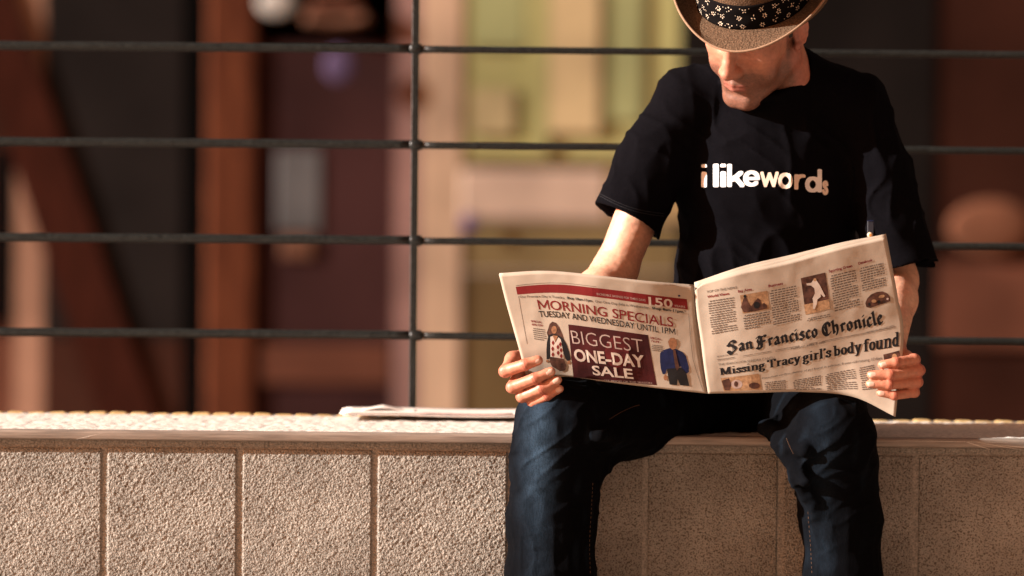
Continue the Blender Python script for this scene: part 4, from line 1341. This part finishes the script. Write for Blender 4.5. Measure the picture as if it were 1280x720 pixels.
#%% ------------------------------------------------------------------ newspaper
PY = {
 'L': [[(624, 344), (684, 340.5), (745, 345), (806, 352), (867, 358)],
       [(632, 376), (690, 373), (748, 378), (808, 385), (869, 391)],
       [(641, 408), (697, 406), (752, 411), (811, 418), (872, 424)],
       [(650, 440), (704, 439), (757, 444), (815, 451), (877, 458)],
       [(658, 471), (711, 471), (763, 478), (820, 485), (884, 492)]],
 'R': [[(868, 357), (925, 341), (985, 328), (1046, 311), (1107, 297)],
       [(871, 392), (931, 379), (992, 366), (1054, 350), (1115, 336)],
       [(876, 425), (937, 415), (998, 402), (1060, 388), (1122, 373)],
       [(880, 458), (941, 450), (1003, 440), (1065, 430), (1129, 421)],
       [(885, 492), (944, 491), (1003, 490), (1066, 496), (1119, 521)]]}
SPY = -.180
DY = {  # depth of every control point
 'L': [[-.008, -.018, -.026, -.026, -.012], [-.001, -.011, -.017, -.016, -.006], [.006, -.004, -.009, -.007, -.001], [.010, .002, -.003, .000, .003], [.018, .016, .014, .014, .010]],
 'R': [[-.012, -.022, -.018, -.010, -.004], [-.006, -.016, -.012, -.005, .002], [-.001, -.010, -.006, .000, .007], [.003, -.003, .001, .008, .012], [.010, .010, .012, .010, -.002]]}
CTL = {k: np.concatenate([np.array(PY[k], float), (SPY + np.array(DY[k]))[..., None]], -1) for k in PY}
def cr_w(u, n):
    u = np.clip(u, -.06, 1.06) * (n - 1); i = np.clip(np.floor(u).astype(int), 0, n - 2); t = u - i
    w_ = np.stack([-.5 * t + t * t - .5 * t ** 3, 1 - 2.5 * t * t + 1.5 * t ** 3, .5 * t + 2 * t * t - 1.5 * t ** 3, -.5 * t * t + .5 * t ** 3], -1)
    return i, w_
def pg_px(page, s, t):
    c = CTL[page]; c = np.concatenate([2 * c[:1] - c[1:2], c, 2 * c[-1:] - c[-2:-1]], 0); c = np.concatenate([2 * c[:, :1] - c[:, 1:2], c, 2 * c[:, -1:] - c[:, -2:-1]], 1)
    i, wi = cr_w(np.asarray(t, float), 5); j, wj = cr_w(np.asarray(s, float), 5)
    out = 0
    for a in range(4):
        for b in range(4): out = out + c[i + a, j + b] * (wi[..., a] * wj[..., b])[..., None]
    return out
def pg(page, s, t, off=0.0):
    q = pg_px(page, s, t); w3 = P(q[..., 0], q[..., 1], q[..., 2])
    cr = CRK(w3)
    w3 = w3.copy(); w3[..., 1] += cr - off
    return w3
def CRK(w): return .0016 * vnoise(w * A(1, 0, .4), 22, 6) + .0003 * vnoise(w * A(1, 0, 1), 75, 7) + .0012 * np.abs(vnoise(w * A(1, 0, .35), 30, 17))
gs, gt = np.meshgrid(np.linspace(-.04, 1.04, 160), np.linspace(-.04, 1.04, 120), indexing='ij')
INV = {k: (pg_px(k, gs, gt)[..., :2].reshape(-1, 2)) for k in CTL}
GST = np.stack([gs.ravel(), gt.ravel()], 1)
def inv(page, px, py):
    d = ((INV[page] - [px, py]) ** 2).sum(1); i = d.argmin(); st = GST[i].copy(); e = 1e-3
    for _ in range(4):
        f0 = pg_px(page, st[0], st[1])[:2]; fs = (pg_px(page, st[0] + e, st[1])[:2] - f0) / e; ft = (pg_px(page, st[0], st[1] + e)[:2] - f0) / e
        st = st + np.linalg.solve(np.stack([fs, ft], 1), np.array([px, py]) - f0)
    return st
news = tag(empty('newspaper', tuple(map(float, P(868, 430, SPY)))), 'open broadsheet newspaper held up in both of the man\'s hands', 'newspaper')
def page_sheet(name, page, off, grow, m, dpx=(0, 0), ns=64, nt=48):
    s, t = np.meshgrid(np.linspace(0, 1, ns), np.linspace(0, 1, nt), indexing='ij')
    if page == 'R' and grow == 0:                       # rounded corner of the fold at the spine
        cut = np.clip(1 - s / .05, 0, 1) * np.clip(1 - t / .08, 0, 1); t = t + .05 * cut ** 1.5
    q = pg_px(page, s, t)
    q[..., 1] += np.where(t < .5, -grow * (1 - t * 2), 0) * (1 + .5 * np.sin(s * 5 + grow)) + dpx[1]
    q[..., 0] += dpx[0]
    w3 = P(q[..., 0], q[..., 1], q[..., 2]); w3[..., 1] += CRK(w3) + off
    V = w3.reshape(-1, 3); a = (np.arange(ns - 1)[:, None] * nt + np.arange(nt - 1)[None]).ravel()
    F = np.stack([a, a + nt, a + nt + 1, a + 1], 1)
    o = np_mesh(name, V, F, m, news)
    md = o.modifiers.new('thick', 'SOLIDIFY'); md.thickness = .0003; md.offset = 0
    return o
adp = page_sheet('advertisement_page', 'L', 0, 0, M['paper'])
frp = page_sheet('front_page', 'R', 0, 0, M['paper'])
for i, (g, o_, dx) in enumerate(((1.2, .0016, -1.0), (2.2, .0034, -.4), (3.0, .0052, .8))):
    page_sheet('inner_page', 'L', o_, g * .55, M['paper'], (dx * .3, 0), 40, 24)
for i, (g, o_, dx) in enumerate(((1.5, .0018, .8), (3.2, .0040, 1.6), (4.6, .0062, 1.0), (5.6, .0085, 0.2))):
    page_sheet('inner_page', 'R', o_, g, M['paper'], (dx * .6, 0), 40, 24)
# rounded fold joining the two outer pages
tt = np.linspace(0, 1, 30); V = []; F = []
for i, t in enumerate(tt):
    a, b = pg('L', np.array(1.0), np.array(t)), pg('R', np.array(0.0), np.array(min(1, t + .05 * max(0, 1 - t / .08) ** 1.5)))
    for k in range(5):
        u = k / 4; p = a + (b - a) * u; p[1] += .004 * math.sin(math.pi * u) + (.0008 if 0 < k < 4 else .0006); V.append(p)
F = [(i * 5 + k, i * 5 + k + 1, (i + 1) * 5 + k + 1, (i + 1) * 5 + k) for i in range(29) for k in range(4)]
mesh_obj('spine_fold', V, F, M['paper'], news, True)

INK = {}
def ink(page, key, V3, F, name):
    k = (page, key, name); a = INK.setdefault(k, ([], [])); n = len(a[0]); a[0].extend(V3); a[1].extend([[n + i for i in f] for f in F])
def put_text(page, VFw, p0, p1, hpx, cap, m, name='printed_text', off=.0006):
    V, F, w_ = VFw
    s0, s1 = inv(page, *p0), inv(page, *p1); mid = ((p0[0] + p1[0]) / 2, (p0[1] + p1[1]) / 2)
    up = inv(page, mid[0], mid[1] - hpx) - inv(page, *mid); up[0] = 0
    u = V[:, 0] / w_; v = V[:, 1] / cap
    st = s0 + (s1 - s0) * u[:, None] + up * v[:, None]
    ink(page, m, pg(page, st[:, 0], st[:, 1], off), [f[::-1] for f in F], name)
def T(page, txt, p0, p1, hpx, m, bold=0.0, **k): put_text(page, font_text(txt, bold), p0, p1, hpx, .73, m, **k)
def quad(page, pts, m, name='printed_box', n=10, off=.0004):
    a, b, c, d = [inv(page, *p) for p in pts]      # TL TR BR BL
    U, W = np.meshgrid(np.linspace(0, 1, n), np.linspace(0, 1, n), indexing='ij')
    st = ((1 - U) * (1 - W))[..., None] * a + (U * (1 - W))[..., None] * b + (U * W)[..., None] * c + ((1 - U) * W)[..., None] * d
    V = pg(page, st[..., 0], st[..., 1], off).reshape(-1, 3)
    ink(page, m, V, [(i * n + j, i * n + j + 1, (i + 1) * n + j + 1, (i + 1) * n + j) for i in range(n - 1) for j in range(n - 1)], name)
def poly(page, pts, m, name, off=.0006):
    st = np.array([inv(page, *p) for p in pts]); c = st.mean(0)
    tr = [[st[i] for i in t] for t in tessellate_polygon([[Vector((p[0], -p[1], 0)) for p in pts]])]
    for _ in range(2):
        tr = [q for a, b, c in tr for q in ((a, (a + b) / 2, (a + c) / 2), ((a + b) / 2, b, (b + c) / 2), ((a + c) / 2, (b + c) / 2, c), ((a + b) / 2, (b + c) / 2, (a + c) / 2))]
    q = np.array(tr).reshape(-1, 2)
    ink(page, m, pg(page, q[:, 0], q[:, 1], off), [(3 * i, 3 * i + 1, 3 * i + 2) for i in range(len(tr))], name)
def oval(page, cx, cy, rx, ry, m, name, off=.0007, n=12, rot=0):
    poly(page, [(cx + rx * math.cos(a) * math.cos(rot) - ry * math.sin(a) * math.sin(rot), cy + rx * math.cos(a) * math.sin(rot) + ry * math.sin(a) * math.cos(rot)) for a in [2 * math.pi * i / n for i in range(n)]], m, name, off)
def column(page, pts, lines, m='ink_grey', off=.0006):
    """a column of body copy far too small to read: word-length strokes"""
    a, b, c, d = [inv(page, *p) for p in pts]; V = []; F = []
    for l in range(lines):
        w0 = (l + .30) / lines; w1 = (l + .78) / lines
        x = 0 if l % 6 else .06; end = 1 if (l + 1) % 6 else random.uniform(.4, .9)
        while x < end:
            wl = random.uniform(.05, .17); x2 = min(end, x + wl)
            q = []
            for U, W in ((x, w0), (x2, w0), (x2, w1), (x, w1)):
                q.append((1 - U) * (1 - W) * a + U * (1 - W) * b + U * W * c + (1 - U) * W * d)
            q = np.array(q); n = len(V); V.extend(pg(page, q[:, 0], q[:, 1], off)); F.append([n, n + 3, n + 2, n + 1])
            x = x2 + .03
    ink(page, m, V, F, 'body_copy')
def line(page, p0, p1, wpx, m, name='printed_rule'):
    x0_, y0_ = p0; x1_, y1_ = p1; L_ = math.hypot(x1_ - x0_, y1_ - y0_); nx, ny = -(y1_ - y0_) / L_ * wpx / 2, (x1_ - x0_) / L_ * wpx / 2
    quad(page, [(x0_ - nx, y0_ - ny), (x1_ - nx, y1_ - ny), (x1_ + nx, y1_ + ny), (x0_ + nx, y0_ + ny)], m, name, 12)

# --- advertisement page
g = 'L'
for (a, b, c, d) in (((644.7, 358.6), (706, 356.0), (707, 366.6), (646.6, 368.2)), ((706, 356.0), (782, 364.4), (783, 376.2), (707, 366.6)), ((782, 364.4), (858.6, 374.0), (860, 387.0), (783, 376.2))):
    quad(g, (a, b, c, d), 'ink_red', 'red_banner', 10)
T(g, "INCREDIBLE SAVINGS FOR THREE DAYS", (746, 368.8), (807, 376.8), 2.9, 'ink_pale', .004)
T(g, "150", (811, 381.6), (841, 385.0), 11.0, 'ink_white', .02, off=.0012)
T(g, "YEARS", (842.5, 383.4), (856.5, 385.2), 2.8, 'ink_pale', .01)
T(g, "Our Premiere Day is Tuesday,", (650, 372.4), (706, 373.6), 3.0, 'ink_grey', .012)
T(g, "Shop 10am-11pm.", (709, 373.8), (741, 377.6), 3.2, 'ink_black', .03)
T(g, "Our One Day Sale is Wednesday,", (744, 378.0), (812, 386.0), 3.0, 'ink_grey', .012)
T(g, "Shop 8am-11pm.*", (815, 386.4), (858, 391.6), 3.2, 'ink_black', .03)
T(g, "MORNING SPECIALS", (672.8, 386.9), (842.5, 408.6), 12.2, 'ink_red', .006)
T(g, "TUESDAY AND WEDNESDAY UNTIL 1PM", (674.7, 396.2), (844.6, 418.4), 7.8, 'ink_black', .008)
quad(g, [(710.3, 405.6), (810, 418.8), (821, 481.5), (716.8, 471.6)], 'ink_maroon', 'maroon_box', 16)
oval(g, 771, 440, 15, 20, 'ink_emblem', 'box_emblem', .0005)  # faint red emblem printed in the maroon box
T(g, "BIGGEST", (716, 429.6), (804.6, 441.2), 17.6, 'ink_pale', -.012, off=.0008)
T(g, "ONE", (719, 450.9), (757.5, 454.6), 15.0, 'ink_white', .030, off=.0009)
T(g, "-", (757.5, 454.4), (765, 455.0), 13.0, 'ink_white', .030, off=.0009)
T(g, "DAY", (766, 455.4), (806.5, 459.2), 15.0, 'ink_white', .030, off=.0009)
T(g, "SALE", (741.4, 468.2), (792, 473.4), 12.2, 'ink_white', .020, off=.0009)
T(g, "LOWEST PRICES OF THE SEASON", (745, 476.0), (815, 480.0), 2.4, 'ink_pale', .0, off=.0008)
line(g, (648.2, 370), (659, 430), .5, 'ink_grey'); line(g, (861, 392), (866.5, 450), .5, 'ink_grey'); line(g, (866.5, 450), (879, 489), .5, 'ink_grey')
line(g, (645, 357), (706, 354.0), .5, 'ink_grey'); line(g, (706, 354.0), (745, 358.4), .5, 'ink_grey')
T(g, "SPECIAL", (664, 402.6), (678, 404.2), 2.6, 'ink_red', .02); T(g, "65% OFF", (665, 406.6), (679, 408.4), 2.6, 'ink_red', .02)
column(g, [(665.5, 409), (680.5, 411), (684, 427), (668, 424.5)], 6)
T(g, "SPECIAL", (812.6, 423.4), (826.8, 425.4), 2.6, 'ink_red', .02); T(g, "74.99", (814, 427.4), (824, 428.8), 2.6, 'ink_red', .02)
column(g, [(814, 430), (828, 431.6), (829.5, 440), (815, 438.6)], 4)
oval(g, 849, 369.8, 1.6, 1.1, 'ink_blue', 'blue_dot')
# woman in an argyle cardigan
f = 'woman_photo'
poly(g, [(687, 405), (690.5, 402), (695, 403.5), (699, 409), (703, 418), (705, 425), (699, 424), (690, 420), (685, 421), (683.5, 416), (685.5, 410)], 'ink_brown', f, .0005)
oval(g, 692.6, 412.2, 3.4, 5.0, 'ink_skin', f, .0008)
poly(g, [(685.5, 419.5), (690, 417.5), (695.5, 418), (700, 420.5), (704.5, 424), (708, 430), (711.5, 440), (713.5, 449), (710, 452), (707, 449), (704.5, 441), (704, 449), (688, 446.5), (686, 449), (683.2, 449), (683, 438), (683.6, 428)], 'ink_black', f, .0006)
poly(g, [(688, 421), (691, 420), (694.5, 428.5), (698, 421.5), (701, 424.5), (704, 440), (704.5, 448.6), (688, 446)], 'ink_white', f, .0008)
poly(g, [(690.6, 419), (697.2, 420), (694.2, 428)], 'ink_skin', f, .0010)
for cx, cy in ((691.2, 428.5), (690.7, 436), (691, 443.2), (700.2, 430.5), (701.2, 437.8), (701.4, 445), (697.5, 441), (697.2, 433.8)):
    poly(g, [(cx - 1.7, cy), (cx, cy - 3.3), (cx + 1.7, cy), (cx, cy + 3.3)], 'ink_red', f, .0011)
line(g, (694.4, 428.6), (695.6, 447), .9, 'ink_black', f)
poly(g, [(688, 446.5), (704.5, 448.8), (708, 457), (706.5, 463), (700, 464), (690, 458), (687, 452)], 'ink_brown', f, .0010)
oval(g, 711.0, 453.2, 2.0, 2.4, 'ink_skin', f); oval(g, 684.2, 451.4, 1.6, 2.0, 'ink_skin', f)
# man in a blue shirt and tie
f = 'man_photo'
poly(g, [(837.5, 435), (845.5, 436.5), (853, 440), (857.5, 445), (861, 459), (861, 465), (857, 468), (852, 463), (851.5, 458), (836, 462), (833.5, 461), (832, 467), (828.5, 468), (826, 461), (825, 451), (825, 442), (828, 438)], 'ink_blue', f, .0006)
poly(g, [(835, 427), (838, 422.5), (842.5, 422.2), (846, 425.5), (846.5, 431), (844, 436), (840.5, 437.4), (837, 434.5)], 'ink_skin', f, .0008)
poly(g, [(841, 437), (844, 437.4), (849, 459), (846.5, 463.5), (844, 459)], 'ink_brown', f, .0010)
poly(g, [(833.5, 461), (851.5, 459.5), (858, 467), (861.5, 482.4), (850.5, 481.6), (847, 474), (846, 481.4), (837, 480.6)], 'ink_black', f, .0009)
oval(g, 832.0, 472, 2.6, 3.6, 'ink_skin', f, .0010)

# --- front page
g = 'R'
T(g, "TOP OF THE NEWS", (883.4, 366.4), (921.4, 360.8), 3.2, 'ink_grey', .01)
T(g, "World Views", (884.2, 372.6), (911.4, 368.2), 3.2, 'ink_red', .03)
T(g, "Bay Area", (922.6, 365.8), (940, 362.8), 3.2, 'ink_red', .03)
T(g, "Business", (960.8, 359.2), (979, 355.6), 3.4, 'ink_red', .03)
T(g, "Sporting Green", (1036.4, 340.8), (1065.6, 333.6), 3.4, 'ink_red', .03)
T(g, "Datebook", (1073.4, 331.0), (1091.2, 326.2), 3.4, 'ink_red', .03)
column(g, [(885, 375.5), (917, 370.5), (922, 413), (890, 418.5)], 15)
column(g, [(928.5, 393.5), (962, 388), (964.5, 407), (931, 412.5)], 6)
column(g, [(962, 362.5), (995, 356), (1000.5, 400), (967, 407)], 15)
column(g, [(1008.5, 397.5), (1038, 391.5), (1038.6, 396), (1009, 402)], 2)
column(g, [(1037, 344), (1069, 336.5), (1075, 382), (1043.5, 390)], 15)
column(g, [(1074, 334.5), (1104, 327.5), (1108.5, 357), (1078.5, 364.5)], 10)
f = 'ranch_photo'
quad(g, [(925, 369.2), (959.4, 363.4), (962, 386), (928.4, 392)], 'ink_tan', f)
poly(g, [(926, 384), (929, 374), (931.5, 370.6), (933.5, 372.5), (935, 377), (939, 383), (943, 377), (947.5, 372.6), (950.5, 375), (952, 381), (955, 378.5), (958.5, 381.6), (959, 385.6), (944, 389), (930, 390.6)], 'ink_brown', f, .0006)
oval(g, 931.2, 370.4, 2.0, 1.8, 'ink_black', f); oval(g, 946, 381.4, 4, 4.4, 'ink_black', f)
f = 'ballplayer_photo'
quad(g, [(1001, 347.8), (1031.6, 340.6), (1037.6, 385.8), (1007, 393.4)], 'ink_brown', f)
quad(g, [(1004.8, 381), (1036.0, 374), (1037.6, 385.8), (1007, 393.4)], 'ink_tan', f, 6, .00055)
poly(g, [(1017, 349.6), (1019.6, 348.6), (1021.6, 352), (1024.8, 356.6), (1029.4, 366), (1031.6, 370.4), (1029.6, 371.2), (1025.6, 367.4), (1026, 371), (1021.6, 374.4), (1021, 380), (1018.4, 386.4), (1016, 386), (1016.6, 378), (1015.6, 373), (1018.6, 367), (1018, 360.6), (1014, 357), (1008.4, 356.6), (1008, 354.2), (1014, 353.6)], 'ink_white', f, .0008)
oval(g, 1018.6, 349.6, 1.9, 2.0, 'ink_tan', f, .0009)
f = 'car_photo'
poly(g, [(1081.6, 379), (1084, 373), (1089, 368), (1096, 365), (1103, 364.2), (1108.6, 366.4), (1112.4, 371), (1113, 376.4), (1108, 378.4), (1098, 381.4), (1088, 384.8), (1083, 384)], 'ink_brown', f, .0005)
oval(g, 1092.4, 376.4, 3.2, 2.2, 'ink_tan', f); oval(g, 1102, 370.6, 4.0, 2.0, 'ink_tan', f, rot=-.25); oval(g, 1109.4, 373.6, 1.5, 1.4, 'ink_pale', f); oval(g, 1086.6, 380.4, 1.6, 1.8, 'ink_black', f); oval(g, 1098.6, 377.4, 2.0, 2.2, 'ink_black', f, .0009)
put_text(g, pen_text("San Francisco Chronicle", BLACK, BP, .05, -.02, .34), (909.6, 440.6), (1104.4, 404.6), 10.6, 1.0, 'ink_black', 'masthead', .0006)
line(g, (896.6, 449.6), (1119.6, 408.4), .55, 'ink_grey'); line(g, (897, 451.2), (1120, 410), .35, 'ink_grey')
T(g, "TUESDAY, APRIL 7, 2009", (988.6, 437.4), (1031.8, 428.8), 2.6, 'ink_grey', .01)
T(g, "SFGATE.COM", (896, 446.8), (921, 443.4), 2.0, 'ink_grey', .0); T(g, "PRINTED ON RECYCLED PAPER", (1083.4, 416.6), (1118.2, 408.0), 2.2, 'ink_grey', .0)
T(g, "THE SEARCH FOR SANDRA CANTU", (898, 457.2), (968, 448.4), 3.0, 'ink_grey', .0)
put_text(g, pen_text("Missing Tracy girl's body found", SERIF, VP, .05, -.09, .34), (900.4, 469.0), (1123.6, 432.6), 8.0, 1.0, 'ink_black', 'headline', .0006)
T(g, "Detectives confirm identity of girl found in suitcase; 8-year-old missing 10 days", (952.7, 473.8), (1102, 449.0), 2.7, 'ink_grey', .004)
f = 'inset_photo'
quad(g, [(901, 472.8), (948.6, 467.0), (952.6, 487), (905, 489.4)], 'ink_tan', f)
poly(g, [(902, 476), (911, 473), (914.6, 480), (912, 488), (906, 488)], 'ink_brown', f, .0006); oval(g, 921, 480.4, 7.2, 5.6, 'ink_pale', f, .0006); oval(g, 920, 480, 2.4, 3.6, 'ink_brown', f, .0008); oval(g, 943, 482, 7, 4, 'ink_brown', f, .0006)
f = 'portrait_photo'
quad(g, [(1104, 443.2), (1124, 438), (1126.4, 450.6), (1106, 456)], 'ink_brown', f); oval(g, 1118, 446.4, 3.4, 4.4, 'ink_tan', f)
column(g, [(955, 477.4), (982, 474.4), (983, 487.4), (957, 488)], 5); column(g, [(991, 475.2), (1026, 468.4), (1027, 487), (993, 488)], 7); column(g, [(1031, 467.6), (1068, 460.2), (1072, 487.0), (1034, 488.6)], 10); column(g, [(1073, 459), (1092, 455), (1098, 486), (1078, 488)], 11)
bypage = {'L': adp, 'R': frp}
for (page, key, name), (V, F) in INK.items():
    o = mesh_obj(name, V, F, M[key], bypage[page])
    if 'box' not in name and 'banner' not in name: o['kind'] = 'stuff'

# loose folded paper lying on the wall at his right
fp = tag(empty('folded_paper', tuple(map(float, P(540, 519, .33)))), 'thin folded white newspaper section lying on the wall coping left of the man', 'paper')
def lay(name, px0, px1, y0_, y1_, zf, m, n=26):
    V = []; 
    for i in range(n):
        for j in range(5):
            u, v = i / (n - 1), j / 4
            x = P(px0 + (px1 - px0) * u, 520, y0_)[0]; V.append((x, y0_ + (y1_ - y0_) * v, zf(u, v)))
    o = mesh_obj(name, V, [(i * 5 + j, (i + 1) * 5 + j, (i + 1) * 5 + j + 1, i * 5 + j + 1) for i in range(n - 1) for j in range(4)], m, fp, True)
    md = o.modifiers.new('thick', 'SOLIDIFY'); md.thickness = .0009; md.offset = 1
PW = mat('bright_newsprint', (.74, .66, .60), .85, .2, var=.08, scale=60)
def zz(o): return lambda u, v: .5226 + o + .0012 * math.sin(u * 7) + .0012 * v
lay('sheet', 428, 668, .30, .44, zz(0), PW); lay('sheet', 424, 664, .305, .445, zz(.0022), PW); lay('sheet', 429, 670, .31, .44, zz(.0042), PW)
lay('raised_corner', 452, 520, .34, .40, lambda u, v: .5281 + .0080 * max(0, 1 - abs(u - .38) / .40) , PW, 20)
lay('printed_margin', 520, 640, .3085, .33, lambda u, v: .5273 + .0012 * math.sin((u*.5+.4) * 7), mat('pink_print', (.55, .36, .33), .85, .2, var=.5, scale=90), 12)
